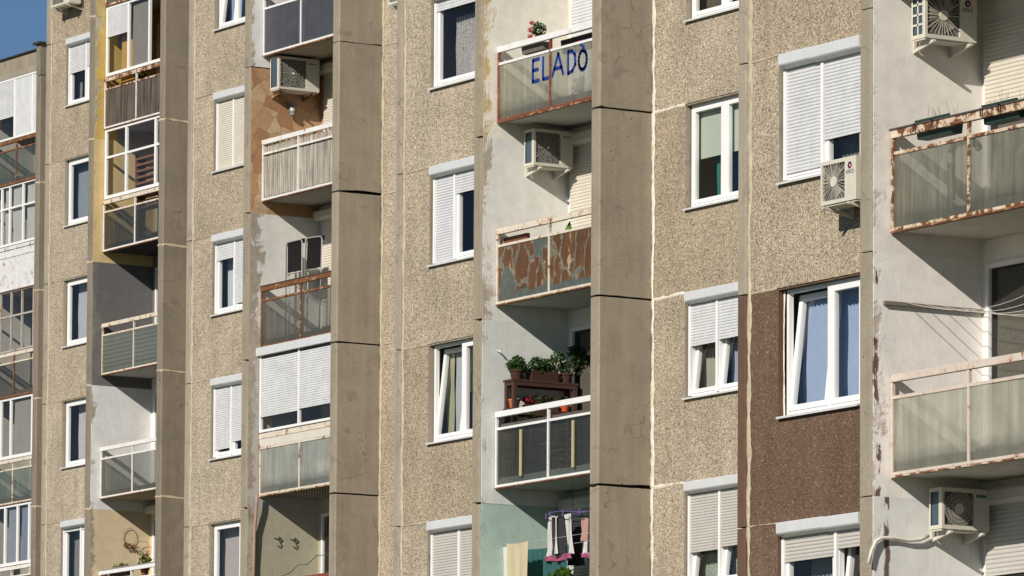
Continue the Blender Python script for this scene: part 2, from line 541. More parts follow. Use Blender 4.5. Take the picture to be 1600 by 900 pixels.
# ------------------------------------------------------------------ the staggered block: common dimensions (local to each block)
H = 2.785
LIN, LOUT = 0.22, 3.32      # clear loggia between the two piers
PROUD = 0.92                # piers stand this far out of the panels
DEEP = 0.65                 # back wall of the loggia behind the panels
RY = -0.64                  # railing line
PY0, PY1 = -3.66, 0.0       # window panel, from corner strip to left pier
P1A = 3.55                  # panel right of the right pier

def wob(a, n, amp):
    return [a + random.uniform(-amp, amp) for _ in range(n)]

def wander(n, amp):
    out = []; a = 0.0
    for _ in range(n):
        a = a * .8 + random.uniform(-1, 1) * amp * .6
        out.append(a)
    return out

def bead_v(mb, u, z0, z1, wdt, y):
    n = int((z1 - z0) / .05) + 2
    wa, wb = wander(n, wdt * .32), wander(n, wdt * .32)
    vs = []
    for i in range(n):
        z = z0 + (z1 - z0) * i / (n - 1)
        l, r = u - wdt / 2 + wa[i], u + wdt / 2 + wb[i]
        vs += [(l, y, z), ((l + r) / 2, y - .009, z), (max(r, l + .006), y, z)]
    fs = []
    for i in range(n - 1):
        a = i * 3
        fs += [(a, a + 1, a + 4, a + 3), (a + 1, a + 2, a + 5, a + 4)]
    mb.add(vs, fs)

def bead_h(mb, u0, u1, z, wdt, y):
    n = int((u1 - u0) / .05) + 2
    wa, wb = wander(n, wdt * .32), wander(n, wdt * .32)
    vs = []
    for i in range(n):
        u = u0 + (u1 - u0) * i / (n - 1)
        lo, hi = z - wdt / 2 + wa[i], z + wdt / 2 + wb[i]
        vs += [(u, y, lo), (u, y - .009, (lo + hi) / 2), (u, y, max(hi, lo + .005))]
    fs = []
    for i in range(n - 1):
        a = i * 3
        fs += [(a, a + 3, a + 4, a + 1), (a + 1, a + 4, a + 5, a + 2)]
    mb.add(vs, fs)

def holed_panel(u0, u1, z0, z1, hole, th=.22, marg=.0):
    """front at y=0, material 0 pebble, 1 concrete"""
    mb = MB()
    g_ = .006
    z0 += g_; z1 -= g_
    if hole is None:
        mb.box(u0, u1, 0, th, z0, z1)
        return mb
    a, b_, c, d = hole
    xs = [u0, a, b_, u1]; zs = [z0, c, d, z1]
    for i in range(3):
        for j in range(3):
            if i == 1 and j == 1: continue
            if zs[j + 1] - zs[j] < 1e-4 or xs[i + 1] - xs[i] < 1e-4: continue
            mb.quad((xs[i], 0, zs[j]), (xs[i + 1], 0, zs[j]), (xs[i + 1], 0, zs[j + 1]), (xs[i], 0, zs[j + 1]))
    # reveals
    mb.quad((a, 0, c), (a, 0, d), (a, th, d), (a, th, c), 1)
    mb.quad((b_, 0, c), (b_, th, c), (b_, th, d), (b_, 0, d), 1)
    mb.quad((a, 0, c), (a, th, c), (b_, th, c), (b_, 0, c), 1)
    mb.quad((a, 0, d), (b_, 0, d), (b_, th, d), (a, th, d), 1)
    # outer edges
    mb.quad((u0, 0, z0), (u0, 0, z1), (u0, th, z1), (u0, th, z0), 1)
    mb.quad((u1, 0, z0), (u1, th, z0), (u1, th, z1), (u1, 0, z1), 1)
    mb.quad((u0, 0, z0), (u0, th, z0), (u1, th, z0), (u1, 0, z0), 1)
    mb.quad((u0, 0, z1), (u1, 0, z1), (u1, th, z1), (u0, th, z1), 1)
    return mb

def slats(mb, x0, x1, z0, z1, y, pitch=.042, bulge=.007, mi=0):
    """roller shutter curtain: each slat a shallow convex strip"""
    n = max(1, int(round((z1 - z0) / pitch)))
    p = (z1 - z0) / n
    vs = []; fs = []
    for i in range(n):
        za = z0 + i * p
        prof = [(y + .004, za), (y - bulge * .75, za + p * .18), (y - bulge, za + p * .5), (y - bulge * .6, za + p * .84), (y + .004, za + p * .9)]
        o = len(vs)
        for (yy, zz) in prof:
            vs += [(x0, yy, zz), (x1, yy, zz)]
        for k in range(4):
            fs.append((o + 2 * k, o + 2 * k + 1, o + 2 * k + 3, o + 2 * k + 2))
        fs.append((o + 8, o + 9, o + 11, o + 10)) if i < n - 1 else None
    mb.add(vs, [f for f in fs if f and max(f) < len(vs)], mi)
    mb.box(x0, x1, y - bulge - .003, y + .008, z0 - .03, z0)

def curtain(x0, x1, z0, z1, y, mat, parent, fold=.075, amp=.018, gather=0.0, name='curtain'):
    mb = MB()
    n = max(12, int((x1 - x0) / .012))
    ph = random.uniform(0, 6)
    vs = []; rows = 8
    for j in range(rows + 1):
        t = j / rows
        z = z0 + (z1 - z0) * t
        for i in range(n + 1):
            s_ = i / n
            x = x0 + (x1 - x0) * s_
            x += gather * (s_ - .5) * (1 - t) * (x1 - x0) * -.6
            yy = y + amp * math.sin(2 * math.pi * (x0 + (x1 - x0) * s_) / fold + ph + .9 * math.sin(3.1 * s_ * 4 + ph)) + .006 * math.sin(9 * t + 5 * s_)
            vs.append((x, yy, z))
    fs = [(j * (n + 1) + i, j * (n + 1) + i + 1, (j + 1) * (n + 1) + i + 1, (j + 1) * (n + 1) + i) for j in range(rows) for i in range(n)]
    mb.add(vs, fs, 0, True)
    return mb.build(name, mat, parent)

def frame_rect(mb, x0, x1, z0, z1, y0, y1, t, mi=0):
    mb.box(x0, x0 + t, y0, y1, z0, z1, mi); mb.box(x1 - t, x1, y0, y1, z0, z1, mi)
    mb.box(x0 + t, x1 - t, y0, y1, z0, z0 + t, mi); mb.box(x0 + t, x1 - t, y0, y1, z1 - t, z1, mi)

def tilt(o, x, z, ang):
    """bottom-hung sash tilted inwards about its lower edge, mesh was built in place"""
    M = Matrix.Translation((x, .1, z)) @ Matrix.Rotation(ang, 4, 'X') @ Matrix.Translation((-x, -.1, -z))
    o.data.transform(M)

def window(blk, u0, u1, zs, zh, mull=None, box=False, box_u1=None, seam=None, shut=None, shmat=None, tilted=(), curt=(), tint=.55,
           fmat=None, fr=.062, single=False, room=None, label=None, boxh=.155, blind=None):
    """one window: frame with sashes, panes, sill, optional shutter box and shutters. shut = list of closed fractions per light"""
    fmat = fmat or PVC
    mb = MB()
    zt = zh - (.05 if box else 0)
    y0, y1 = .085, .155
    frame_rect(mb, u0, u1, zs, zt, y0, y1, .045)
    lights = [(u0, u1)] if mull is None else [(u0, mull), (mull, u1)]
    if mull is not None:
        mb.box(mull - .035, mull + .035, y0 - .004, y1, zs + .045, zt - .045)
    wn = mb.build('window', fmat, blk, bevel=.004)
    if label: wn['label'] = label
    # room behind
    r = MB()
    d = .9
    a, b_ = u0 - .50, u1 + .25
    r.quad((a, d, zs - .1), (b_, d, zs - .1), (b_, d, zt + .1), (a, d, zt + .1))
    r.quad((a, y1 + .02, zs - .1), (a, d, zs - .1), (a, d, zt + .1), (a, y1 + .02, zt + .1))
    r.quad((b_, y1 + .02, zs - .1), (b_, d, zs - .1), (b_, d, zt + .1), (b_, y1 + .02, zt + .1))
    r.quad((a, y1 + .02, zs - .1), (b_, y1 + .02, zs - .1), (b_, d, zs - .1), (a, d, zs - .1))
    r.quad((a, y1 + .02, zt + .1), (b_, y1 + .02, zt + .1), (b_, d, zt + .1), (a, d, zt + .1))
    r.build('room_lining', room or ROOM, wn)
    for i, (a, b_) in enumerate(lights):
        a2 = a + (.045 if i == 0 else .035) + .003
        b2 = b_ - (.045 if i == len(lights) - 1 else .035) - .003
        z2, z3 = zs + .048, zt - .048
        sm = MB(); frame_rect(sm, a2, b2, z2, z3, .078, .148, fr)
        so_ = sm.build('sash', fmat, wn, bevel=.004)
        pm = MB(); pm.pane(a2 + fr, b2 - fr, .108, z2 + fr, z3 - fr)
        po = pm.build('pane', pane_glass(tint), wn)
        if i in tilted:
            tilt(so_, a2, z2, rad(-6.5)); tilt(po, a2, z2, rad(-6.5))
            for o in (so_, po):
                pass
    for (fa, fb, mat, za, zb) in curt:
        x0 = u0 - .20 + (u1 - u0 - .12) * fa; x1 = u0 - .20 + (u1 - u0 - .12) * fb
        h = zt - zs - .1
        curtain(x0, x1, zs + .05 + h * za, zs + .05 + h * zb, .34, mat, wn)
    if blind:
        mat, za = blind
        bm = MB(); bm.box(u0 + .05, u1 - .05, .20, .205, zs + (zt - zs) * za, zt - .1)
        bm.build('blind', mat, wn)
    # sill
    sl = MB()
    sl.prism([(-.055, zs - .045), (-.055, zs - .018), (.09, zs + .004), (.09, zs - .02), (-.04, zs - .04)], u0 - .02, u1 + .03, 'x')
    sl.build('sill', ALU, wn)
    if box:
        bx = MB()
        b1 = box_u1 if box_u1 else u1 + .06
        prof = [(-.06, zh + .01), (-.06, zh - .108), (-.045, zh - .125), (.04, zh - boxh), (.078, zh - boxh), (.078, zh - .004), (-.003, zh - .004), (-.003, zh + .02), (-.05, zh + .02)]
        if seam:
            bx.prism(prof, u0 + .03, seam - .004, 'x'); bx.prism([(y, z - .006) for y, z in prof], seam + .004, b1, 'x')
        else:
            bx.prism(prof, u0 + .03, b1, 'x')
        bx.build('shutter_box', BOXW, wn, bevel=.006)
        for q in ([u0 + .02] + ([mull] if mull else []) + [u1 - .02]):
            gd = MB(); gd.box(q - .026, q + .026, .045, .078, zs + .02, zh - boxh)
            gd.build('shutter_guide', PVC, wn)
    if shut:
        for (a, b_), f in zip(lights, shut):
            if f <= 0: continue
            s_ = MB()
            zt2 = zh - boxh if box else zt - .02
            slats(s_, a + .035, b_ - .035, zt2 - (zt2 - zs - .03) * f, zt2, .066)
            s_.build('shutter', shmat or SHW, wn)
    return wn

# --------------------------------------------------------------- loggia pieces
def railing(blk, k0, spec, u0=LIN + .03, u1=LOUT - .03):
    """spec: frame material, pane material, options. k0 = joint height of the floor"""
    J = k0
    slab = MB()
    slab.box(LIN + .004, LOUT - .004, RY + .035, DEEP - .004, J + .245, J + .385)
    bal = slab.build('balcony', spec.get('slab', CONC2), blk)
    f = MB()
    um = spec.get('mid', 1.74)
    y0, y1 = RY - .025, RY + .02
    p = .032
    f.box(u0, u0 + p, y0, y1, J + .24, J + 1.30)
    f.box(u1 - p, u1, y0, y1, J + .24, J + 1.30)
    f.box(um - p / 2, um + p / 2, y0, y1, J + .24, J + 1.30)
    mats = [spec['frame'], spec.get('top', spec['frame'])]
    # bottom angle
    for a, b_ in ((u0 + p, um - p / 2), (um + p / 2, u1 - p)):
        f.box(a, b_, y0 - .004, y1, J + .238, J + .275)
    bot = MB(); bot.box(u0, u1, y0 - .006, y1 + .02, J + .218, J + .236)
    bot.build('bottom_angle', spec.get('angle', painted((.30, .2, .13), .9, .7)), bal)
    # mid rail and handrail
    hr = MB()
    for a, b_ in ((u0 + p, um - p / 2), (um + p / 2, u1 - p)):
        hr.box(a, b_, y0 + .003, y1 - .003, J + 1.105, J + 1.145)
    hr.box(u0 - .004, u1 + .004, y0 - .008, y1 + .012, J + 1.302, J + 1.39)
    hr.build('handrail', mats[1], bal, bevel=.004)
    f.build('railing_frame', mats[0], bal, bevel=.003)
    if spec.get('cap'):
        c = MB(); c.box(u0 - .008, u1 + .008, y0 - .02, y1 + .03, J + 1.393, J + 1.412)
        c.build('rail_cap', spec['cap'], bal)
    kind = spec.get('kind', 'glass')
    zt = J + 1.10 if kind != 'full' else J + 1.30
    for a, b_ in ((u0 + p, um - p / 2), (um + p / 2, u1 - p)):
        if kind == 'reed':
            rd = MB()
            x = a + .006
            while x < b_ - .02:
                wd = random.uniform(.018, .05)
                ya = random.uniform(-.006, .006)
                rd.box(x, min(x + wd, b_ - .004), RY + .024 + ya, RY + .034 + ya, J + .30 + random.uniform(0, .03), J + 1.27 + random.uniform(-.03, .05))
                x += wd + random.uniform(.003, .009)
            o = rd.build('reed_screen', spec['pane'], bal)
        elif kind == 'wave':
            wv = MB(); n = 150; vs = []
            rows = 46
            for j in range(rows + 1):
                z = J + .28 + (zt - J - .28) * j / rows
                for i in range(2):
                    x = a + .003 + (b_ - a - .006) * i
                    vs.append((x, RY + .012 * math.sin(2 * math.pi * z / .095), z))
            wv.add(vs, [(j * 2, j * 2 + 1, j * 2 + 3, j * 2 + 2) for j in range(rows)], 0, True)
            wv.build('corrugated_panel', spec['pane'], bal)
            gp = MB(); gp.pane(a + .002, b_ - .002, RY - .017, J + .276, zt)
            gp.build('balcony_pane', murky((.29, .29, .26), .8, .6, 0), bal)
        else:
            gp = MB(); gp.pane(a + .002, b_ - .002, RY - .005, J + .276, zt)
            gp.build('balcony_pane', spec['pane'], bal)
    if spec.get('backing'):
        bk = MB(); z = J + .40
        while z < J + 1.08:
            bk.box(u0 + .04, u1 - .04, RY + .05, RY + .068, z, z + .128)
            z += .135
        bk.build('board_screen', spec['backing'], bal)
    if spec.get('label'): bal['label'] = spec['label']
    return bal

def door(blk, J, kind, shmat=None, close=.6, u0=.40, u1=2.3, lab=None, box=True, tint=.5):
    """balcony door on the back wall, J = joint of its floor"""
    zb, zt = J + .42, J + H + .245 - .30
    y = DEEP
    f = MB()
    frame_rect(f, u0, u1, zb, zt + .02, y - .035, y + .02, .06)
    um = u0 + .82
    f.box(um - .04, um + .04, y - .033, y + .02, zb + .06, zt - .04)
    dn = f.build('balcony_door', PVC, blk, bevel=.004)
    if lab: dn['label'] = lab
    p = MB()
    p.pane(u0 + .06, um - .04, y, zb + .06, zt - .04); p.build('pane', pane_glass(tint), dn)
    p = MB(); p.pane(um + .04, u1 - .06, y, zb + .06, zt - .04); p.build('pane', pane_glass(tint), dn)
    curtain(u0 + .08, u1 - .08, zb + .05, zt - .05, y + .10, cloth((.15, .14, .115), 'door_net'), dn)
    if kind == 'shutter':
        s_ = MB(); zc = zt - (zt - zb) * close
        slats(s_, u0 + .045, u1 - .045, zc, zt + .01, y - .055, pitch=.05)
        s_.build('shutter', shmat or SHC, dn)
        if box:
            bx = MB()
            bx.prism([(y - .16, zt + .20), (y - .20, zt + .16), (y - .20, zt + .05), (y - .17, zt), (y - .04, zt), (y - .04, zt + .20)], u0 - .09, u1 + .1, 'x')
            bx.build('shutter_box', shmat or SHC, dn, bevel=.006)
    return dn

def loggia(blk, J, paint, spec, doorspec, wear=.3, under=(.33, .29, .23), soffit=None, wallmat=None, top=True, stripe=0.0):
    """side wall, back wall and door of one storey between J and J+H"""
    seed = random.random()
    wm = wallmat or plaster(paint, under, wear, round(seed, 3), stripe)
    s_ = MB(); s_.box(LIN + .0005, LIN + .014, -PROUD + .03, DEEP - .002, J, J + H)
    o = s_.build('loggia_side_wall', wm, blk)
    s2 = MB()
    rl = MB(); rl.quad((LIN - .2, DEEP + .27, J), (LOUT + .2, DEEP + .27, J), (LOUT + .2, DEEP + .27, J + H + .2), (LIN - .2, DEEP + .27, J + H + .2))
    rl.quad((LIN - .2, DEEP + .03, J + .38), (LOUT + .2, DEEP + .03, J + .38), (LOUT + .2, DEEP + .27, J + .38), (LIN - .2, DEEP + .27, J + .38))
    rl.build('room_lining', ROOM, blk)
    s2.box(doorspec.get('u1', 2.3) + .003, LOUT - .001, DEEP - .02, DEEP + .022, J + .386, J + H + .245 - .279)
    # reveal piece left of the door and lintel
    u0 = doorspec.get('u0', .40)
    s2.box(LIN + .015, u0 - .003, DEEP - .02, DEEP + .022, J + .386, J + H + .24)
    s2.box(u0, LOUT - .001, DEEP - .02, DEEP + .022, J + H + .245 - .277, J + H + .242)
    s2.build('loggia_back_wall', plaster(paint, under, .0, round(seed, 3)), blk)
    door(blk, J, **doorspec)

def pier(blk, u0, u1, J, style, top=None, conc=None):
    """one storey of a pier"""
    m = MB()
    g_ = .028 if style == 'open' else .012
    z0, z1 = J + g_ / 2, (top if top else J + H - g_ / 2)
    ch = .028
    base = [(u0 + .012, -PROUD), (u1 - ch, -PROUD), (u1, -PROUD + ch * .8), (u1, -.5), (u1, 0), (u1, DEEP), (u0, DEEP), (u0, -.5), (u0, -PROUD + .012)]
    ring = []
    for (a, c) in zip(base, base[1:] + base[:1]):
        k = max(1, int(math.hypot(c[0] - a[0], c[1] - a[1]) / .07))
        ring += [(a[0] + (c[0] - a[0]) * q / k, a[1] + (c[1] - a[1]) * q / k) for q in range(k)]
    n = len(ring)
    e0 = [max(0, random.gauss(0, .004)) + (random.uniform(.01, .03) if random.random() < .06 else 0) for _ in range(n)]
    e1 = [max(0, random.gauss(0, .004)) + (random.uniform(.01, .03) if random.random() < .06 else 0) for _ in range(n)]
    vs = [(x, y, z0 + e) for (x, y), e in zip(ring, e0)] + [(x, y, z1 - (0 if top else e)) for (x, y), e in zip(ring, e1)]
    fs = [(q, (q + 1) % n, (q + 1) % n + n, q + n) for q in range(n)] + [tuple(range(n - 1, -1, -1)), tuple(range(n, 2 * n))]
    m.add(vs, fs)
    m.prism([(u0 + .05, -PROUD + .06), (u1 - .05, -PROUD + .06), (u1 - .05, DEEP), (u0 + .05, DEEP)], J - g_ / 2, z0, 'z', 1)
    o = m.build('pier', [conc or CONC, DARKJ], blk)
    if style == 'sealed':
        s_ = MB(); n = 14
        zc = J
        pts = [(u0 - .004, -PROUD - .006), (u1 - .02, -PROUD - .006), (u1 + .005, -PROUD + .02), (u1 + .005, -.02)]
        # wobbling band round the pier
        P = []
        for (a, c) in zip(pts[:-1], pts[1:]):
            for i in range(8):
                P.append((a[0] + (c[0] - a[0]) * i / 8, a[1] + (c[1] - a[1]) * i / 8))
        P.append(pts[-1])
        vs = []
        for i, (x, y) in enumerate(P):
            h_ = .018 + random.uniform(-.008, .012); dz = .012 * math.sin(i * .5)
            vs += [(x, y, zc - h_ + dz), (x, y, zc + h_ + dz)]
        s_.add(vs, [(2 * i, 2 * i + 2, 2 * i + 3, 2 * i + 1) for i in range(len(P) - 1)])
        s_.build('joint_seal', sealant(0), o)
    return o

def corner_strip(blk, J, mat):
    m = MB()
    m.prism([(PY0 - .16, -.028), (PY0 - .02, -.028), (PY0, -.008), (PY0, .3), (PY0 - .17, .3), (PY0 - .17, -.018)], J + .008, J + H - .008, 'z')
    return m.build('corner_strip', mat, blk, bevel=.005)

def glazing(blk, J, lights, zt=None, zb=None, fmat=None, transom=None, boxh=0, label=None, tint=.5, y=RY + .03, u0=LIN + .03, u1=LOUT - .03, t=.05):
    """enclosed loggia: lights = list of (ua, ub, kind, frac/color)"""
    fmat = fmat or PVC
    zb = zb if zb is not None else J + 1.42
    zt = zt if zt is not None else J + H + .235
    f = MB()
    frame_rect(f, u0, u1, zb, zt, y - .03, y + .03, t)
    for (a, b_, kind, q) in lights[1:]:
        f.box(a - t * .45, a + t * .45, y - .032, y + .03, zb + t, zt - t)
    if transom:
        f.box(u0 + t, u1 - t, y - .028, y + .028, transom - .025, transom + .025)
    gz = f.build('loggia_glazing', fmat, blk, bevel=.004)
    if label: gz['label'] = label
    if boxh:
        bx = MB(); bx.box(u0 - .05, u1, y - .1, y - .034, zt - boxh, zt); bx.build('shutter_box', BOXW, gz, bevel=.01)
    for (a, b_, kind, q) in lights:
        za, zc = zb + t, zt - t - boxh
        x0, x1 = a + t * .45, b_ - t * .45
        if kind in ('pane', 'shutter', 'curtain'):
            p = MB(); p.pane(x0, x1, y, za, zt - t); p.build('pane', pane_glass(tint), gz)
        if kind == 'curtain':
            curtain(x0 + .02, x1 - .02, za, zc, y + .08, q, gz)
        if kind == 'shutter':
            s_ = MB(); slats(s_, x0, x1, zc - (zc - za) * q, zc, y - .022, pitch=.045); s_.build('shutter', SHW, gz)
        if kind == 'panel':
            s_ = MB(); s_.box(x0, x1, y - .012, y + .012, za, zt - t); s_.build('infill_panel', q, gz)
    return gz

BLK = {}
def block(key, x, y, joints, style, label, right_cut=19.0, top_extra=.0):
    o = empty('apartment_block', (x, y, 0))
    tag(o, label, 'apartment block', 'staggered sections of the panel apartment building')
    BLK[key] = dict(o=o, x=x, y=y, J=joints)
    jlo, jhi = joints[0], joints[-1] + H
    m = MB()
    m.box(PY0 - .17, 19.0, .93, 13, 0, jhi + top_extra)                       # body behind the rooms
    m.box(PY0 - .17, PY0 - .02, .301, .93, 0, jhi + top_extra)                     # closes the end wall
    m.build('core_wall', CONC2, o)
    lw = MB()
    lw.box(PY0 - .17, -.001, 0, .93, 0, jlo)
    lw.box(0, P1A, -PROUD + .05, .93, 0, jlo - .02)
    lw.box(P1A + .001, 19, 0, .93, 0, jlo)
    lw.build('lower_wall', pebble('tan'), o)
    ts = MB()
    ts.box(PY0 - .17, -.001, .0, .93, jhi + .001, jhi + .25)
    ts.box(P1A + .001, 19, .0, .93, jhi + .001, jhi + .25)
    ts.box(LIN + .004, LOUT - .004, RY, DEEP, jhi + .245, jhi + .39)
    ts.build('top_slab', CONC2, o)
    for J in joints:
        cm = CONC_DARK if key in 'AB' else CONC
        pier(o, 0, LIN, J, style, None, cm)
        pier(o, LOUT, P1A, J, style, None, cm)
    return o

def panels(key, J, hole, mat='tan', hole1=None, p1=True):
    o = BLK[key]['o']
    pn = holed_panel(PY0 + .002, -.002, J, J + H, hole).build('wall_panel', [pebble(mat), CONC2 if mat == 'tan' else plain('brown_paint', (.13, .078, .055), .85, .35)], o)
    if mat == 'brown': pn['label'] = 'wall panel painted dark brown'
    cs = corner_strip(o, J, CONC2 if mat == 'tan' else plain('brown_paint', (.13, .078, .055), .85, .35))
    if p1:
        holed_panel(P1A + .03, 9.0, J, J + H, hole1).build('wall_panel', [pebble('tan'), CONC2], o)
        q = MB(); q.box(9.012, 19, 0, .22, J + .006, J + H - .006); q.build('wall_panel', pebble('tan'), o)
    def bd(f, wh, *a):
        sb = MB(); f(sb, *a); sb.build('joint_sealant', sealant(wh), o)
    bd(bead_v, 0, PY0 + .045, J, J + H, .075, -.004)
    u_end = hole[0] if hole else -.1
    bd(bead_h, 0, PY0 + .07, u_end - .02, J, .022, -.004)
    if p1:
        wh = 1 if key == 'D' else 0
        bd(bead_v, wh, P1A + .045, J, J + H, .075, -.006)
        bd(bead_h, wh, P1A + .08, (hole1[0] if hole1 else 6), J, .045 if wh else .025, -.004)

# ------------------------------------------------------------------ the five sections
JE = [6.26, 9.045, 11.83, 14.615]
JD = [8.58, 11.37, 14.155, 16.94]
JC = [10.81, 13.595, 16.38, 19.165, 21.93]
JB = [13.09, 15.875, 18.66, 21.445, 24.23, 27.02]
JA = [15.15, 17.935, 20.72, 23.505, 26.29]
block('E', -59.25, 42.1, JE, 'thin', 'nearest block, with the brown painted wall panels, at the right of the row')
block('D', -82.15, 50.9, JD, 'open', 'block whose balcony glass reads ELADO in blue letters, second nearest')
block('C', -104.3, 59.3, JC, 'open', 'block with the stone clad loggia and the two dark folded chairs, middle of the row')
block('B', -126.45, 67.7, JB, 'sealed', 'block with the ochre painted loggia wall and the dark board balcony')
block('A', -148.4, 76.0, JA, 'sealed', 'farthest and lowest block, its roof edge showing against the blue sky')

RUSTW = painted((.62, .55, .44), .64, .6)
RUSTP = painted((.60, .52, .45), .32, .6)
RUSTY = painted((.36, .24, .15), .95, .7)
CREAM = painted((.66, .60, .50), .34, .55)
WHITE = painted((.76, .76, .75), .06, .45)
WHITE2 = painted((.74, .73, .70), .18, .5)
REDBR = painted((.20, .055, .032), .18, .5)
TAR = plain('dark_rail_cap', (.09, .08, .075), .8, .4)

# ---- E
E = BLK['E']['o']
WALLW = (.66, .62, .56)
hE = lambda J, r=-1.3: (-3.0, r, J + 1.24, J + H - .02)
for J, mat in zip(JE, ['brown', 'brown', 'tan', 'tan']):
    panels('E', J, hE(J), mat)
window(E, -2.97, -1.33, JE[2] + 1.27, JE[3] - .02, mull=-2.17, box=True, seam=-2.28, shut=[.93, .70], tilted=(), tint=.5, curt=[(.0, 1, cloth((.2, .2, .2), 'dim'), 0, 1)])
BLUEC = cloth((.40, .50, .70), 'blue')
for J in JE[:2]:
    mq = MB(); bead_v(mq, -2.985, J + 1.26, J + H - .03, .03, .074); mq.build('mastic', sealant(1), E)
window(E, -2.95, -1.33, JE[1] + 1.27, JE[2] - .02, mull=-2.06, tilted=(0,), tint=.75, curt=[(.05, .52, BLUEC, 0, 1), (.55, 1, BLUEC, 0, 1)], fr=.07)
window(E, -2.99, -1.33, JE[0] + 1.27, JE[1] - .02, mull=-1.88, box=True, seam=-2.0, shut=[.20, .14], shmat=SHG, tilted=(1,), tint=.6, curt=[(.25, .75, cloth((.33, .33, .31), 'net'), 0, 1)])
window(E, -2.97, -1.33, JE[3] + 1.27, JE[3] + H - .02, mull=-2.17, tint=.5)
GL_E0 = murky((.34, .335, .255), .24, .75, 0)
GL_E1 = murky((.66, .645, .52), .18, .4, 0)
specE = [dict(frame=WHITE2, pane=GL_E1), dict(frame=RUSTP, top=RUSTP, pane=GL_E1, angle=RUSTW, slab=plain('white_soffit', (.62, .59, .53), .8, .3), label='balcony with pinkish railing and pale ribbed glass'),
         dict(frame=RUSTW, top=RUSTW, pane=GL_E0, angle=RUSTY, cap=TAR, slab=plain('white_soffit', (.62, .59, .53), .8, .3), label='balcony with cream railing eaten by rust'),
         dict(frame=RUSTW, pane=GL_E0, slab=plain('white_soffit', (.62, .59, .53), .8, .3))]
for J, sp in zip(JE, specE): railing(E, J, sp)
loggia(E, JE[0], (.74, .73, .70), None, dict(kind='shutter', close=.33, shmat=SHG, u0=.30), wear=.12, under=(.40, .36, .31), stripe=1.0)
loggia(E, JE[1], (.80, .76, .71), None, dict(kind='glass', u0=.30), wear=.24, under=(.46, .41, .34), stripe=.35)
loggia(E, JE[2], (.76, .72, .66), None, dict(kind='shutter', close=.42, shmat=SHC, u0=.22 + .06, box=False), wear=.06, under=(.50, .46, .40))
loggia(E, JE[3], (.76, .72, .66), None, dict(kind='shutter', close=.4, u0=.30), wear=.18)

# ---- D
D = BLK['D']['o']
hD = lambda J, r=-1.2: (-2.83, r, J + 1.22, J + H - .02)
h1 = lambda J: (4.45, 6.25, J + 1.22, J + H - .02)
for J in JD: panels('D', J, hD(J), 'tan', h1(J))
NETW = cloth((.55, .55, .52), 'net_white')
window(D, -2.80, -1.25, JD[3] + 1.25, JD[3] + H - .02, tint=.5, shut=[.10], box=True, curt=[(.26, .85, lace((.50, .48, .47)), .05, .78)], room=ROOM)
window(D, -2.80, -1.25, JD[2] + 1.25, JD[3] - .02, mull=-2.17, box=True, shut=[.99, .22], tint=.55)
window(D, -2.80, -1.25, JD[1] + 1.25, JD[2] - .02, mull=-1.93, tilted=(0,), tint=.7, curt=[(.12, .28, cloth((.43, .42, .29), 'olive'), 0, 1), (.30, .52, cloth((.50, .53, .55), 'pale'), 0, 1), (.6, .9, cloth((.40, .44, .2), 'olive2'), .5, 1)])
window(D, -2.80, -1.25, JD[0] + 1.25, JD[1] - .02, mull=-1.97, box=True, shut=[.58, .95], shmat=SHG, tilted=(0,), tint=.6, curt=[(.2, .5, NETW, 0, 1)])
window(D, 4.48, 6.22, JD[3] + 1.25, JD[3] + H - .02, mull=5.37, tint=.5, curt=[(.0, 1., cloth((.14, .12, .10), 'dim2'), 0, 1)])
window(D, 4.48, 6.22, JD[2] + 1.25, JD[3] - .02, mull=5.37, tint=.8, blind=(plain('mint_blind', (.45, .50, .42), .8, .1), .48), curt=[(.30, .48, cloth((.06, .22, .14), 'green'), 0, .6), (.55, .9, cloth((.16, .20, .30), 'slate'), 0, 1)])
window(D, 4.48, 6.22, JD[1] + 1.25, JD[2] - .02, mull=5.22, box=True, shut=[.44, .42], tilted=(0, 1), tint=.65, curt=[(.05, .42, cloth((.42, .42, .36), 'grey'), 0, 1), (.55, .95, cloth((.40, .47, .56), 'slate2'), 0, 1)])
window(D, 4.48, 6.22, JD[0] + 1.25, JD[1] - .02, mull=5.30, box=True, shut=[.62, .60], shmat=SHG, tilted=(0, 1), tint=.65, curt=[(.05, .45, lace((.42, .50, .42)), 0, 1), (.55, .95, lace((.45, .5, .5)), 0, 1)])
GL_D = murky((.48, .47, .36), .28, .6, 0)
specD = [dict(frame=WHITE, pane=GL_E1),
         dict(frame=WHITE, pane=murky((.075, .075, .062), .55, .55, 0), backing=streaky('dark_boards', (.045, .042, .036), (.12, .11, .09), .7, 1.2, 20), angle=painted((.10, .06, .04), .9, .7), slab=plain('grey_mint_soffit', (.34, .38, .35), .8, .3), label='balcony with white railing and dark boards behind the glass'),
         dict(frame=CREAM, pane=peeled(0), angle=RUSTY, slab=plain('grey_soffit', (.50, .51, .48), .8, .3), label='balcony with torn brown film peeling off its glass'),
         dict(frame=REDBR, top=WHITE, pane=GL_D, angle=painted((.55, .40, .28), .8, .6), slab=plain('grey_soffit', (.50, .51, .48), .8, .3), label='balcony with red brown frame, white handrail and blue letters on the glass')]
balD = [railing(D, J, sp) for J, sp in zip(JD, specD)]
loggia(D, JD[0], (.40, .52, .46), None, dict(kind='shutter', close=.5, shmat=SHG, u0=.36), wear=.05, under=(.30, .36, .32))
loggia(D, JD[1], (.68, .70, .66), None, dict(kind='glass', u0=.32), wear=.05, under=(.45, .45, .42))
loggia(D, JD[2], (.74, .73, .68), None, dict(kind='shutter', close=.95, shmat=SHC, u0=.30), wear=.33, under=(.42, .36, .28))
loggia(D, JD[3], (.80, .76, .66), None, dict(kind='shutter', close=.95, shmat=SHW, u0=.30), wear=.28, under=(.55, .42, .20))

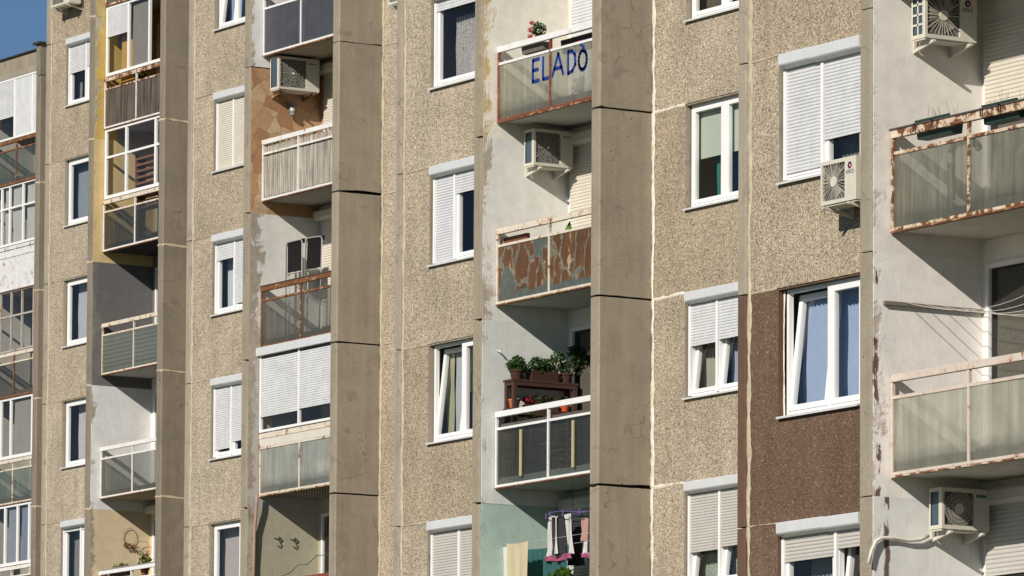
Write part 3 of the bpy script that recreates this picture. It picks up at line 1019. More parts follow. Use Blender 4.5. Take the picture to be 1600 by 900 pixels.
# ---- C
C_ = BLK['C']['o']
hC = lambda J: (-2.84, -1.3, J + 1.22, J + H - .02)
for J in JC: panels('C', J, hC(J), 'tan')
BL2 = cloth((.36, .46, .62), 'sky')
window(C_, -2.81, -1.33, JC[4] + 1.25, JC[4] + H - .02, mull=-2.15, tilted=(0,), tint=.75, curt=[(.15, .5, BL2, 0, 1), (.55, 1, BL2, 0, 1)])
window(C_, -2.81, -1.33, JC[3] + 1.25, JC[4] - .02, mull=-2.15, box=True, shut=[.98, .98], shmat=SHC, seam=-2.05)
window(C_, -2.81, -1.33, JC[2] + 1.25, JC[3] - .02, mull=-2.05, box=True, shut=[.22, .9], seam=-2.05, tint=.75, curt=[(.12, .50, cloth((.62, .68, .72), 'ice'), 0, 1)])
window(C_, -2.81, -1.33, JC[1] + 1.25, JC[2] - .02, mull=-2.13, box=True, shut=[.88, .80], seam=-2.25)
window(C_, -2.81, -1.70, JC[0] + 1.25, JC[1] - .02, tint=.75, curt=[(.0, 1, cloth((.50, .45, .45), 'mauve'), 0, 1)])
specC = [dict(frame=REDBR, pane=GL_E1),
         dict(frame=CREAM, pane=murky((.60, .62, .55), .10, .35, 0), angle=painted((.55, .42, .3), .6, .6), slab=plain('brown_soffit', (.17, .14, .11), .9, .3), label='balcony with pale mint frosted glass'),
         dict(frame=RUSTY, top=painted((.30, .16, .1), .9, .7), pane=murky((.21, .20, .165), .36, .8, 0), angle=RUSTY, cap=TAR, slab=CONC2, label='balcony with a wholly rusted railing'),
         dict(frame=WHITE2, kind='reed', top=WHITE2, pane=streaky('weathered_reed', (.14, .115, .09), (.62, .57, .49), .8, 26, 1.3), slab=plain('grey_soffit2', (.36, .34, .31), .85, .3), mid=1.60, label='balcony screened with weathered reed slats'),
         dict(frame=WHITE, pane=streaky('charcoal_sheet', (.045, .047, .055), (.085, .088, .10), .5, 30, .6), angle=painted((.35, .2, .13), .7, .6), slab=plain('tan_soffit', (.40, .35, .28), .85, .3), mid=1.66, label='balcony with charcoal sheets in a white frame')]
for J, sp in zip(JC, specC): railing(C_, J, sp)
loggia(C_, JC[0], (.42, .39, .29), None, dict(kind='glass', u0=.36), wear=.25, under=(.26, .22, .17))
loggia(C_, JC[1], (.42, .40, .37), None, dict(kind='shutter', close=.9, u0=.36), wear=.4, under=(.32, .27, .22))
loggia(C_, JC[2], (.70, .69, .65), None, dict(kind='shutter', close=.95, shmat=SHC, u0=.34), wear=.52, under=(.36, .31, .25))
loggia(C_, JC[3], (.5, .3, .2), None, dict(kind='shutter', close=.97, shmat=SHC, u0=.34), wallmat=flagstone(0))
loggia(C_, JC[4], (.72, .72, .70), None, dict(kind='glass', u0=.34), wear=.15)
glazing(C_, JC[1], [(.25, 1.72, 'shutter', .80), (1.72, 3.29, 'shutter', .78)], boxh=.16, label='loggia closed by two white roller shutters', y=RY - .005, tint=.45)
sp_ = MB(); sp_.box(.26, 3.28, RY - .02, RY + .0, JC[1] + 1.148, JC[1] + 1.40); sp_.build('parapet_band', plain('pale_band', (.62, .58, .52), .6, .2), C_)

# ---- B
B_ = BLK['B']['o']
for J in JB: panels('B', J, (-2.88, -1.72, J + 1.22, J + H - .02), 'tan')
DB = cloth((.30, .34, .40), 'navy')
window(B_, -2.85, -1.75, JB[5] + 1.25, JB[5] + H - .02, tint=.5)
window(B_, -2.85, -1.72, JB[4] + 1.25, JB[5] - .02, mull=-2.0, box=True, shut=[.45, .40], tint=.55, box_u1=-1.2, curt=[(.0, .3, cloth((.3, .3, .3), 'net3'), 0, 1)])
window(B_, -2.85, -1.75, JB[3] + 1.25, JB[4] - .02, tint=.8, curt=[(0, 1, DB, 0, 1)], fr=.075)
window(B_, -2.85, -1.75, JB[2] + 1.25, JB[3] - .02, tint=.75, curt=[(.3, 1, cloth((.52, .53, .60), 'indigo'), 0, 1)], fr=.075)
window(B_, -2.85, -1.75, JB[1] + 1.25, JB[2] - .02, tint=.75, curt=[(.35, 1, cloth((.58, .56, .58), 'grey5'), 0, 1)], fr=.075)
window(B_, -2.85, -1.72, JB[0] + 1.25, JB[1] - .02, mull=-2.0, box=True, shut=[.03, .03], tint=.7, box_u1=-1.2, curt=[(0, .7, cloth((.25, .25, .24), 'grey6'), 0, 1)])
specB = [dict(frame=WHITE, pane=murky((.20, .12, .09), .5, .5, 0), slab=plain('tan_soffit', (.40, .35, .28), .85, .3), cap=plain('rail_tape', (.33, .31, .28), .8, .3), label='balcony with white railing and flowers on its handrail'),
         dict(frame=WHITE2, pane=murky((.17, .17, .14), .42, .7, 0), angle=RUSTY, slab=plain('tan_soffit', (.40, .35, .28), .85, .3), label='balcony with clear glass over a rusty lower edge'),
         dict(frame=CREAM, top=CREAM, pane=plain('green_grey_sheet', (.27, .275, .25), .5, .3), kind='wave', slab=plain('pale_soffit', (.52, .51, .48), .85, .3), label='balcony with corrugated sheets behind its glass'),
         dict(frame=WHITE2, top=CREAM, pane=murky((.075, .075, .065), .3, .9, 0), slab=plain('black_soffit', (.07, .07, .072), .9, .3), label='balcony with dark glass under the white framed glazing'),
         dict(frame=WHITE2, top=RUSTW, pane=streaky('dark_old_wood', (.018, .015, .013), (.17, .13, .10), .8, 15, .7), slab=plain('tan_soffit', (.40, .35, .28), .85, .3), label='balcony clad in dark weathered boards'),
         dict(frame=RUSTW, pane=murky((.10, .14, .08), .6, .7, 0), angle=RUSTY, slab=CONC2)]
for J, sp in zip(JB, specB): railing(B_, J, sp)
loggia(B_, JB[0], (.64, .53, .35), None, dict(kind='shutter', close=.05, u0=.36, shmat=SHC), wear=.3, under=(.33, .28, .21))
loggia(B_, JB[1], (.74, .735, .72), None, dict(kind='glass', u0=.36), wear=.12)
loggia(B_, JB[2], (.155, .15, .145), None, dict(kind='glass', u0=.36), wear=.25, under=(.21, .20, .185))
loggia(B_, JB[3], (.66, .50, .25), None, dict(kind='glass', u0=.36), wear=.05, under=(.40, .30, .18))
loggia(B_, JB[4], (.58, .40, .11), None, dict(kind='glass', u0=.36), wear=.36, under=(.42, .38, .29))
loggia(B_, JB[5], (.52, .40, .18), None, dict(kind='glass', u0=.36), wear=.2)
OCH = plain('ochre_board', (.50, .28, .06), .7, .15)
g1 = glazing(B_, JB[4], [(.25, 1.30, 'shutter', .42), (1.30, 2.28, 'curtain', cloth((.30, .28, .25), 'taupe')), (2.28, 3.29, 'none', 0)], label='loggia glazing with one shutter half down', t=.07)
g2 = glazing(B_, JB[3], [(.25, 1.25, 'pane', 0), (1.25, 2.62, 'pane', 0), (2.62, 3.29, 'pane', 0)], transom=JB[3] + 2.36, label='white framed loggia glazing with a wooden shelf inside', t=.075, tint=.75)
bd = MB(); bd.prism([(.55, JB[4] + .42), (1.22, JB[4] + .42), (1.22, JB[4] + 2.2), (.62, JB[4] + 2.45)], RY + .22, RY + .25, 'y'); bd.build('ochre_board', OCH, g1)
shf = MB()
for i in range(9): shf.box(1.45, 2.5, RY + .16, RY + .40, JB[3] + 1.05 + .14 * i, JB[3] + 1.10 + .14 * i)
shf.box(1.42, 1.45, RY + .15, RY + .41, JB[3] + .45, JB[3] + 2.28); shf.box(2.5, 2.53, RY + .15, RY + .41, JB[3] + .45, JB[3] + 2.28)
shf.build('shelf', plain('brown_wood', (.20, .095, .045), .6, .4), g2)

# ---- A
A_ = BLK['A']['o']
for J in JA: panels('A', J, None, 'tan')
top = JA[-1] + H
pp = MB()
pp.box(LIN + .002, LOUT - .002, -.60, -.45, top - .02, top + .78)
pp.box(PY0 - .2, -.001, -.02, .2, top + .26, top + .78); pp.box(P1A + .001, 19, -.02, .2, top + .26, top + .78)
par = pp.build('roof_parapet', CONC, A_)
pc = MB(); pc.box(LIN - .0, LOUT + .0, -.66, -.40, top + .783, top + .82); pc.build('coping', plain('bitumen', (.05, .048, .045), .8, .3), par)
for u0, u1 in ((0, LIN), (LOUT, P1A)):
    pf = MB(); pf.box(u0, u1, -PROUD, DEEP, top + .014, top + .80)
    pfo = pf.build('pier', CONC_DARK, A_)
    pf = MB(); pf.box(u0 - .07, u1 + .07, -PROUD - .08, DEEP, top + .803, top + .86)
    pf.build('coping', plain('bitumen', (.05, .048, .045), .8, .3), pfo)
STAIN = painted((.66, .67, .68), .27, .5)
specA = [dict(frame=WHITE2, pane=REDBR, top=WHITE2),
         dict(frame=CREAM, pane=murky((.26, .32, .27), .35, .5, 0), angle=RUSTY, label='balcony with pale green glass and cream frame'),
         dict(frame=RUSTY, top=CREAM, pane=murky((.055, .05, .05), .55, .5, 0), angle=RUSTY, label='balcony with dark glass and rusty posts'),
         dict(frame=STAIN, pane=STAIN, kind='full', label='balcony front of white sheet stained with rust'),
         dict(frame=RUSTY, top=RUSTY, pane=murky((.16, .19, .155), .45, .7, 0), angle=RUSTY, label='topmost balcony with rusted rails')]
for J, sp in zip(JA, specA): railing(A_, J, sp)
for J in JA: loggia(A_, J, (.5, .47, .42), None, dict(kind='glass', u0=.36), wear=.2)
GREYF = painted((.40, .38, .35), .3, .6)
glazing(A_, JA[0], [(.25, .7, 'pane', 0), (.7, 1.3, 'pane', 0), (1.3, 2.0, 'curtain', cloth((.3, .33, .38), 'bluegrey')), (2.0, 2.65, 'curtain', cloth((.25, .29, .36), 'bluegrey2')), (2.65, 3.29, 'curtain', cloth((.3, .35, .42), 'bluegrey3'))], t=.08, label='loggia glazing of white framed windows, lowest in view')
glazing(A_, JA[1], [(.25, 1.0, 'pane', 0), (1.0, 1.55, 'pane', 0), (1.55, 2.75, 'curtain', cloth((.35, .33, .3), 'net6')), (2.75, 3.29, 'pane', 0)], t=.08, label='loggia glazing with wide white frames')
glazing(A_, JA[2], [(.25, .9, 'pane', 0), (.9, 1.5, 'pane', 0), (1.5, 2.1, 'pane', 0), (2.1, 2.75, 'pane', 0), (2.75, 3.29, 'pane', 0)], t=.045, transom=JA[2] + 2.35, fmat=GREYF, label='loggia glazing of thin grey metal frames')
glazing(A_, JA[3], [(.25, .9, 'pane', 0), (.9, 1.35, 'curtain', NETW), (1.35, 2.1, 'curtain', NETW), (2.1, 2.9, 'curtain', NETW), (2.9, 3.29, 'pane', 0)], t=.06, transom=JA[3] + 2.4, label='loggia glazing with net curtains')
glazing(A_, JA[4], [(.25, 1.55, 'shutter', .62), (1.55, 2.55, 'panel', SHW), (2.55, 3.29, 'panel', SHW)], t=.05, label='topmost loggia closed by white panels')

# ------------------------------------------------------------------ things on the buildings
def wpos(key, u, y, z):
    b_ = BLK[key]
    return (b_['x'] + u, b_['y'] + y, z)

def ac_unit(label, loc, rz, wd=.78, ht=.54, dp=.27, style='radial', logo=None, pipe=None, body=None, arm=.40):
    """outdoor unit; local frame: front faces -y, back at y=0 towards the wall, origin bottom left front of the wall side"""
    o = empty('air_conditioner', loc, rz)
    tag(o, label, 'air conditioner', 'air conditioner outdoor units')
    body = body or ACW
    m = MB()
    bk = -.10
    # casing with a sunk fan opening and a sunk left side
    fx0, fx1 = .035, wd * .68
    z0, z1 = .045, ht - .045
    fr = bk - dp
    xs = [0, fx0, fx1, wd]; zs = [0, z0, z1, ht]
    for i in range(3):
        for j in range(3):
            if i == 1 and j == 1: continue
            m.quad((xs[i], fr, zs[j]), (xs[i + 1], fr, zs[j]), (xs[i + 1], fr, zs[j + 1]), (xs[i], fr, zs[j + 1]))
    dpt = .035
    a = [(fx0, fr, z0), (fx1, fr, z0), (fx1, fr, z1), (fx0, fr, z1)]
    c = [(fx0, fr + dpt, z0), (fx1, fr + dpt, z0), (fx1, fr + dpt, z1), (fx0, fr + dpt, z1)]
    for i in range(4):
        j = (i + 1) % 4
        m.quad(a[i], a[j], c[j], c[i])
    m.quad((0, bk, 0), (0, bk, ht), (wd, bk, ht), (wd, bk, 0)); m.quad((wd, fr, 0), (wd, bk, 0), (wd, bk, ht), (wd, fr, ht))
    m.quad((0, fr, ht), (wd, fr, ht), (wd, bk, ht), (0, bk, ht)); m.quad((0, fr, 0), (0, bk, 0), (wd, bk, 0), (wd, fr, 0))
    # left side frame
    ys = [fr, fr + .055, bk - .03, bk]
    for i in range(3):
        for j in range(3):
            if i == 1 and j == 1: continue
            m.quad((0, ys[i], zs[j]), (0, ys[i], zs[j + 1]), (0, ys[i + 1], zs[j + 1]), (0, ys[i + 1], zs[j]))
    m.box(.01, wd - .01, fr + .02, bk - .02, -.02, -.001)
    m.build('casing', body, o)
    s_ = MB(); s_.quad((.012, ys[1], z0), (.012, ys[1], z1), (.012, ys[2], z1), (.012, ys[2], z0))
    s_.build('condenser_fins', FIN_BLUE, o)
    sg = MB()
    nb = 3 if style == 'radial' else 1
    for i in range(1, nb + 1):
        if nb == 1: break
        z = z0 + (z1 - z0) * i / (nb + 1)
        sg.box(.0, .01, ys[1], ys[2], z - .012, z + .012)
    ym = (ys[1] + ys[2]) / 2
    sg.box(.0, .01, ym - .010, ym + .010, z0, z1) if nb > 1 else sg.box(.0, .01, ys[1], ys[1] + .01, z0, z1)
    sg.build('side_grille', body, o)
    # fan opening
    cx, cz = (fx0 + fx1) / 2, (z0 + z1) / 2
    R = min(fx1 - fx0, z1 - z0) / 2
    k = MB(); k.quad((fx0, fr + dpt, z0), (fx1, fr + dpt, z0), (fx1, fr + dpt, z1), (fx0, fr + dpt, z1))
    k.build('fan_recess', ACD if style != 'mesh' else plain('grey_mesh', (.16, .155, .135), .6, .2), o)
    gr = MB()
    def rot(px, pz, t): return (cx + px * math.cos(t) - pz * math.sin(t), cz + px * math.sin(t) + pz * math.cos(t))
    nsp = 30
    yb, yf = fr + .004, fr + .012
    for i in range(nsp):
        t = 2 * math.pi * i / nsp
        wv = .0062 if i % 3 == 0 else .0026
        # spoke reaches the rounded-square opening
        ct, st = abs(math.cos(t)), abs(math.sin(t))
        L = min((fx1 - fx0) / 2 / max(ct, 1e-4), (z1 - z0) / 2 / max(st, 1e-4), R * 1.28) - .003
        if style == 'swirl':
            pts = []
            for q in range(7):
                rr = .06 + (min(L, R * 1.05) - .06) * q / 6
                tt = t + .55 * q / 6
                pts.append((cx + rr * math.cos(tt), cz + rr * math.sin(tt)))
            for (p, q) in zip(pts[:-1], pts[1:]):
                dx, dz = q[0] - p[0], q[1] - p[1]; ln = math.hypot(dx, dz); nx, nz = -dz / ln * .0042, dx / ln * .0042
                gr.add([(p[0] + nx, yb, p[1] + nz), (q[0] + nx, yb, q[1] + nz), (q[0] - nx, yb, q[1] - nz), (p[0] - nx, yb, p[1] - nz)], [(0, 1, 2, 3)])
            continue
        p0 = [rot(.05, -wv, t), rot(L, -wv, t), rot(L, wv, t), rot(.05, wv, t)]
        gr.prism(p0, yb, yf, 'y')
    if style == 'swirl' or style == 'mesh':
        for rr in (.25, .5, .75, .98):
            n = 40; rr *= R * 1.04
            for i in range(n):
                t0, t1 = 2 * math.pi * i / n, 2 * math.pi * (i + 1) / n
                gr.add([(cx + (rr - .004) * math.cos(t0), yb - .001, cz + (rr - .004) * math.sin(t0)), (cx + (rr - .004) * math.cos(t1), yb - .001, cz + (rr - .004) * math.sin(t1)),
                        (cx + (rr + .004) * math.cos(t1), yb - .001, cz + (rr + .004) * math.sin(t1)), (cx + (rr + .004) * math.cos(t0), yb - .001, cz + (rr + .004) * math.sin(t0))], [(0, 1, 2, 3)])
    gr.build('fan_grille', plain('fan_grille_paint', (.40, .38, .32), .5, .2) if style != 'mesh' else plain('dull_grille', (.26, .25, .22), .6, .2), o)
    hb = MB(); n = 24; hr_ = .062 if style != 'mesh' else .028
    pts = [(cx + hr_ * math.cos(2 * math.pi * i / n), cz + hr_ * math.sin(2 * math.pi * i / n)) for i in range(n)]
    hb.prism(pts, fr - .006, fr + .014, 'y'); hb.build('grille_hub', body, o, bevel=.004)
    if style == 'radial':
        fb = MB()
        for i in range(3):
            t = 2 * math.pi * i / 3 + .5
            P = []
            for (r_, dt) in ((.05, -.3), (R * .92, .1), (R * .92, .95), (.05, .7)):
                P.append((cx + r_ * math.cos(t + dt), cz + r_ * math.sin(t + dt)))
            fb.prism(P, fr + .021, fr + .026, 'y')
        fb.build('fan_blades', plain('fan_grey', (.36, .33, .28), .6, .2), o)
    # brackets
    for bx_ in (.09, wd - .12):
        br = MB()
        br.prism([(-.031, -.125), (-.031, -.085), (bk - dp + .04, -.021), (bk - dp - .04, -.021), (bk - dp - .04, -.045)], bx_, bx_ + .035, 'x')
        br.box(bx_, bx_ + .035, -.03, -.002, -.13, .22)
        br.build('bracket', RUSTY if 'rusty bracket' in label else plain('bracket_paint', (.58, .55, .48), .5, .3), o)
    if logo == 'globe':
        lx, lz = wd * .68 + (wd * .32) * .46, ht * .80
        dk = plain('logo_navy', (.02, .03, .12), .5, .0); rdm = plain('logo_red', (.55, .03, .05), .5, .0)
        l1 = MB(); r_ = .042
        def arc(a0, a1, ra, rb, nn=14): 
            return [(lx + ra * math.cos(a0 + (a1 - a0) * i / nn), lz + ra * math.sin(a0 + (a1 - a0) * i / nn)) for i in range(nn + 1)] + \
                   [(lx + rb * math.cos(a1 - (a1 - a0) * i / nn), lz + rb * math.sin(a1 - (a1 - a0) * i / nn)) for i in range(nn + 1)]
        pts = arc(rad(40), rad(275), r_, r_ * .35)
        l1.prism(pts, fr - .0025, fr - .0005, 'y')
        l2 = MB(); pts = arc(rad(-80), rad(35), r_, r_ * .2); l2.prism(pts, fr - .0025, fr - .0005, 'y')
        # letters
        ch = {'G': [((1, .85), (.7, 1), (.3, 1), (0, .7), (0, .3), (.3, 0), (.75, 0), (1, .25), (1, .5), (.6, .5))], 'R': [((0, 0), (0, 1), (.75, 1), (1, .78), (.75, .5), (0, .5)), ((.5, .5), (1, 0))], 'E': [((1, 0), (0, 0), (0, 1), (1, 1)), ((0, .5), (.8, .5))]}
        x = lx - .072; hh = .036; ww = .024
        for cchar in 'GREE':
            for st in ch[cchar]:
                for p, q in zip(st[:-1], st[1:]):
                    P = Vector((x + p[0] * ww, lz - .092 + p[1] * hh)); Q = Vector((x + q[0] * ww, lz - .092 + q[1] * hh))
                    d = (Q - P).normalized() * .003; nrm = Vector((-d.y, d.x))
                    P -= d; Q += d
                    l1.add([(P.x + nrm.x, fr - .002, P.y + nrm.y), (P.x - nrm.x, fr - .002, P.y - nrm.y), (Q.x - nrm.x, fr - .002, Q.y - nrm.y), (Q.x + nrm.x, fr - .002, Q.y + nrm.y)], [(0, 1, 2, 3)])
            x += .040
        l1.build('logo', dk, o); l2.build('logo_red', rdm, o)
    elif logo == 'plate':
        l1 = MB(); l1.box(wd * .72, wd * .93, fr - .003, fr - .0005, ht * .80, ht * .87)
        l1.build('name_plate', plain('plate_teal', (.06, .13, .15), .4, .1), o)
    elif logo == 'dash':
        l1 = MB(); l1.box(wd * .73, wd * .92, fr - .003, fr - .0005, ht * .83, ht * .855); l1.build('name_plate', plain('plate_dark', (.10, .09, .08), .5, .1), o)
    if pipe:
        p = MB(); p.tube(pipe, .022, 8); p.build('refrigerant_pipe', plain('white_lagging', (.66, .62, .54), .6, .2), o)
    return o

PI = math.pi
# on the side walls the units face +x: local -y -> world +x means rz = +90 deg; local +x -> world +y
def ac_side(key, label, ya, z, **kw):
    return ac_unit(label, wpos(key, LIN + .014, ya, z), PI / 2, **kw)

ac_unit('white fan unit on the pebble wall under a half open white shutter', wpos('E', -1.54, -.002, 12.60), 0, wd=.72, ht=.51, logo='globe', dp=.30)
ac_side('E', 'white fan unit with round emblem on the white side wall above the rusty cream railing', -.44, 14.27, wd=.72, ht=.55, logo='globe')
ac_side('E', 'unit with a white pipe to the wall edge, half shaded under the pinkish railing balcony', -.19, 8.69, wd=.66, ht=.47, style='swirl', logo='plate', dp=.25,
        pipe=[(.02, -.06, -.06), (-.10, -.06, -.11), (-.25, -.05, -.13), (-.45, -.045, -.11), (-.62, -.045, -.12), (-.70, -.05, -.16), (-.76, -.05, -.28), (-.80, -.05, -.42)])
ac_side('D', 'beige unit with a dark square grille on the wall under the lettered balcony', -.23, 16.52, wd=.70, ht=.56, style='mesh', logo='dash', dp=.28)
ac_side('C', 'large beige unit with a rusty bracket on the stone clad wall', -.55, 21.50, wd=.88, ht=.62, style='mesh', logo='dash', dp=.33)
ac_unit('unit cut by the top edge, high on the far wall near the sky', wpos('B', -2.90, -.002, 27.72), 0, wd=.9, ht=.6, style='mesh', dp=.30)
ac_unit('unit whose lower corner shows between two blocks at the top edge', wpos('C', 4.42, -.002, 22.52), 0, wd=.8, ht=.55, style='mesh', dp=.30)

# ---- lettering on the balcony glass
mbT = MB()
yL = RY - .0085
def stroke(p, q, t):
    P = Vector(p); Q = Vector(q); d = (Q - P).normalized(); n = Vector((-d.y, d.x)) * t / 2
    mbT.add([(P.x + n.x, yL, P.y + n.y), (P.x - n.x, yL, P.y - n.y), (Q.x - n.x, yL, Q.y - n.y), (Q.x + n.x, yL, Q.y + n.y)], [(0, 1, 2, 3)])
def poly(pts, t):
    for i, (a, c) in enumerate(zip(pts[:-1], pts[1:])):
        d = (Vector(c) - Vector(a)).normalized() * t * .3
        stroke(Vector(a) - d, Vector(c) + d, t)
T = .060
poly([(1.245, 17.985), (1.245, 17.66)], T); poly([(1.245, 17.985), (1.42, 17.985)], T); poly([(1.245, 17.83), (1.39, 17.83)], T); poly([(1.245, 17.66), (1.42, 17.66)], T)
poly([(1.535, 17.99), (1.535, 17.66), (1.70, 17.66)], T)
poly([(1.80, 17.67), (1.96, 17.99), (2.10, 17.66)], T); poly([(1.85, 17.77), (2.06, 17.77)], T)
poly([(2.24, 17.98), (2.24, 17.645)], T); poly([(2.24, 17.98), (2.34, 17.975), (2.43, 17.91), (2.44, 17.76), (2.36, 17.67), (2.24, 17.645)], T)
poly([(2.645 + .112 * math.cos(t * PI / 8), 17.795 + .145 * math.sin(t * PI / 8)) for t in range(17)], T)
poly([(2.585, 18.036), (2.675, 17.985)], T * .8)
mbT.build('lettering', plain('blue_tape', (.012, .035, .22), .5, .1), balD[3])

# ---- foliage helper
def foliage(mb, c, r, n, size, zs=1.0):
    for _ in range(n):
        while True:
            p = Vector((random.uniform(-1, 1), random.uniform(-1, 1), random.uniform(-1, 1)))
            if .25 < p.length < 1: break
        q = Vector((c[0] + p.x * r, c[1] + p.y * r, c[2] + p.z * r * zs))
        d = Vector((random.gauss(0, 1), random.gauss(0, 1), random.gauss(.5, 1))).normalized()
        e = d.cross(Vector((random.gauss(0, 1), random.gauss(0, 1), random.gauss(0, 1)))).normalized()
        s_ = size * random.uniform(.6, 1.3)
        a = q + d * s_; b_ = q + e * s_ * .45; c2 = q - d * s_ * .8; d2 = q - e * s_ * .45
        mb.add([a, b_, c2, d2], [(0, 1, 2, 3)])

def pot_plant(name, label, cat, loc, pot=None, potmat=None, clumps=(), leafc=(.05, .10, .02), lsize=.035, group=None, flowers=None, stems=True, potz=.16, potr=.09):
    o = empty(name, loc)
    tag(o, label, cat, group)
    p = MB()
    if pot == 'round':
        p.lathe([(potr * .72, 0), (potr * .95, potz * .82), (potr * 1.08, potz * .83), (potr * 1.08, potz), (potr * .92, potz), (potr * .9, potz * .9)], n=18)
    elif pot == 'trough':
        L = potr
        p.prism([(-.065, 0), (.065, 0), (.09, potz), (.075, potz), (.065, potz * .85), (-.065, potz * .85), (-.075, potz), (-.09, potz)], -L, L, 'x')
    if pot: p.build('pot', potmat, o, bevel=.003)
    lf = MB()
    for (x, y, z, r, n) in clumps:
        foliage(lf, (x, y, z), r, n, lsize)
        if stems: lf.tube([(x * .3, y * .3, potz * .9), (x * .8, y * .8, z)], .006, 5)
    if clumps: lf.build('leaves', leaf(leafc), o)
    if flowers:
        fm, pts, r = flowers
        fl = MB()
        for q in pts: foliage(fl, q, r, 34, .016)
        fl.build('flowers', fm, o)
    return o

TERRA = plain('terracotta', (.26, .11, .06), .8, .3)
DKPOT = plain('dark_brown_pot', (.085, .045, .032), .7, .3)
REDF = cloth((.50, .02, .03), 'petal_red')

# ---- D: the upper lettered balcony
pot_plant('geranium_planter', 'flower trough with red blossoms hung on the white handrail above the blue letters', 'planter', wpos('D', 1.12, RY + .13, JD[3] + 1.20), 'trough', plain('grey_brown_trough', (.15, .135, .11), .8, .3),
          [(.07, 0, .33, .12, 260), (.08, 0, .20, .08, 80)], (.05, .085, .02), .03, 'planters on the railings', (REDF, [(-.06, -.06, .46), (-.02, -.07, .44), (-.09, -.06, .34), (.0, -.11, .33), (.05, -.13, .22), (-.10, -.06, .24)], .04), potz=.14, potr=.30)
pot_plant('flower_box', 'dark planting box with a pink blossom behind the lettered white railing', 'planter', wpos('D', 2.35, RY + .22, JD[3] + 1.08), 'trough', plain('charcoal_trough', (.05, .045, .04), .8, .3),
          [(.0, 0, .16, .06, 40)], (.05, .09, .03), .03, 'planters on the railings', (cloth((.65, .05, .25), 'petal_pink'), [(-.05, -.06, .13), (.02, -.08, .10)], .04), potz=.2, potr=.55)
# ---- D: peeled balcony
cr = MB(); cr.box(0, .80, 0, .05, 0, .10); cr.box(0, .80, 0.06, .3, .0, .015)
tag(cr.build('wooden_crate', plain('red_brown_wood', (.19, .07, .035), .7, .35), None, None), 'red brown wooden trough behind the rail of the torn brown balcony', 'trough').location = wpos('D', .10, RY + .12, JD[2] + 1.17)
bu = MB(); bu.add([(0, 0, 0), (.16, .01, .03), (.10, .03, .15), (.02, .02, .06)], [(0, 1, 2), (0, 2, 3)]); bu.add([(.02, .05, 0), (.13, .06, 0), (.10, .03, .15)], [(0, 1, 2)])
tag(bu.build('green_pennant', leaf((.12, .22, .04))), 'small green pointed scrap above the torn brown balcony rail', 'pennant').location = wpos('D', 2.02, RY + .08, JD[2] + 1.16)
# lighthouse ornament on the window board
lh = MB(); prof = [(.05, 0), (.04, .06), (.036, .12), (.03, .18), (.026, .22), (.034, .225), (.034, .24), (.02, .245), (.02, .29), (.004, .33)]
for i, (a, c) in enumerate(zip(prof[:-1], prof[1:])):
    lh.lathe([a, c], n=14, mi=(i % 2))
tag(lh.build('ornament', [plain('ornament_white', (.7, .7, .7), .5, .1), plain('ornament_navy', (.04, .05, .10), .5, .1)]), 'little striped lighthouse figure behind the window pane left of the torn brown balcony', 'ornament').location = wpos('D', -1.86, .30, JD[2] + 1.30)

# ---- D: plant stand with pots
J = JD[1]
WOOD = plain('dark_red_wood', (.062, .030, .022), .6, .35)
st = empty('plant_stand', wpos('D', .27, -.52, J + .386))
tag(st, 'dark red wooden plant stand with two shelves behind the white balcony railing', 'plant stand')
W_, Dp = .27, 1.14
def bx(name, *a):
    m = MB(); m.box(*a); return m.build(name, WOOD, st, bevel=.004)
for x in (0, W_ - .06):
    for y in (0, Dp - .07):
        bx('leg', x, x + .06, y, y + .07, 0, 1.455)
for z in (1.02, 1.46):
    t = MB()
    for x in (-.01, .09, .19): t.box(x, x + .085, -.02, Dp + .02, z, z + .035)
    t.box(.0, .025, .072, Dp - .072, z - .06, z - .002); t.box(W_ - .025, W_, .072, Dp - .072, z - .06, z - .002); t.box(.062, W_ - .062, 0, .03, z - .06, z - .002)
    t.build('shelf', WOOD, st, bevel=.004)
zT = J + .386 + 1.497
GD = (.05, .10, .028)
def pD(u, y, z): return wpos('D', u, y, z)
BRPOT = plain('dull_brown_pot', (.07, .036, .027), .85, .3)
pot_plant('potted_plant', 'round bushy plant in a brown pot at the left end of the dark red stand', 'potted plant', pD(.40, -.38, zT), 'round', BRPOT, [(0, 0, .23, .14, 300), (.03, .06, .20, .10, 120), (-.04, -.07, .21, .09, 90)], GD, .035, 'pots on the plant stand', potz=.15, potr=.11)
tr_ = pot_plant('potted_plant', 'dense dark plant in a long brown trough at the middle of the stand', 'potted plant', pD(.40, .08, zT), 'trough', BRPOT, [(-.10, 0, .24, .14, 290), (.06, 0, .24, .12, 200), (.19, 0, .19, .09, 90)], (.04, .08, .022), .035, 'pots on the plant stand', potz=.15, potr=.24)
tr_.rotation_euler = (0, 0, PI / 2)
lp_ = pot_plant('potted_plant', 'tall loose leafy plant in a brown pot at the right end of the stand', 'potted plant', pD(.40, .50, zT), 'round', BRPOT, [(-.15, 0, .38, .11, 110), (.0, .0, .26, .09, 80), (.10, -.10, .40, .13, 130), (.18, -.24, .40, .10, 75), (.10, -.06, .52, .08, 50)], (.045, .085, .025), .04, 'pots on the plant stand', potz=.15, potr=.10)
lp_.rotation_euler = (0, 0, PI / 2)
zL = J + .386 + 1.057
pot_plant('potted_plant', 'orange clay pot at the left of the lower stand shelf', 'potted plant', pD(.40, -.42, zL), 'round', plain('orange_clay', (.50, .16, .05), .7, .2), [(.0, 0, .17, .06, 50)], (.06, .09, .03), .03, 'pots on the lower shelf', potz=.14, potr=.09)
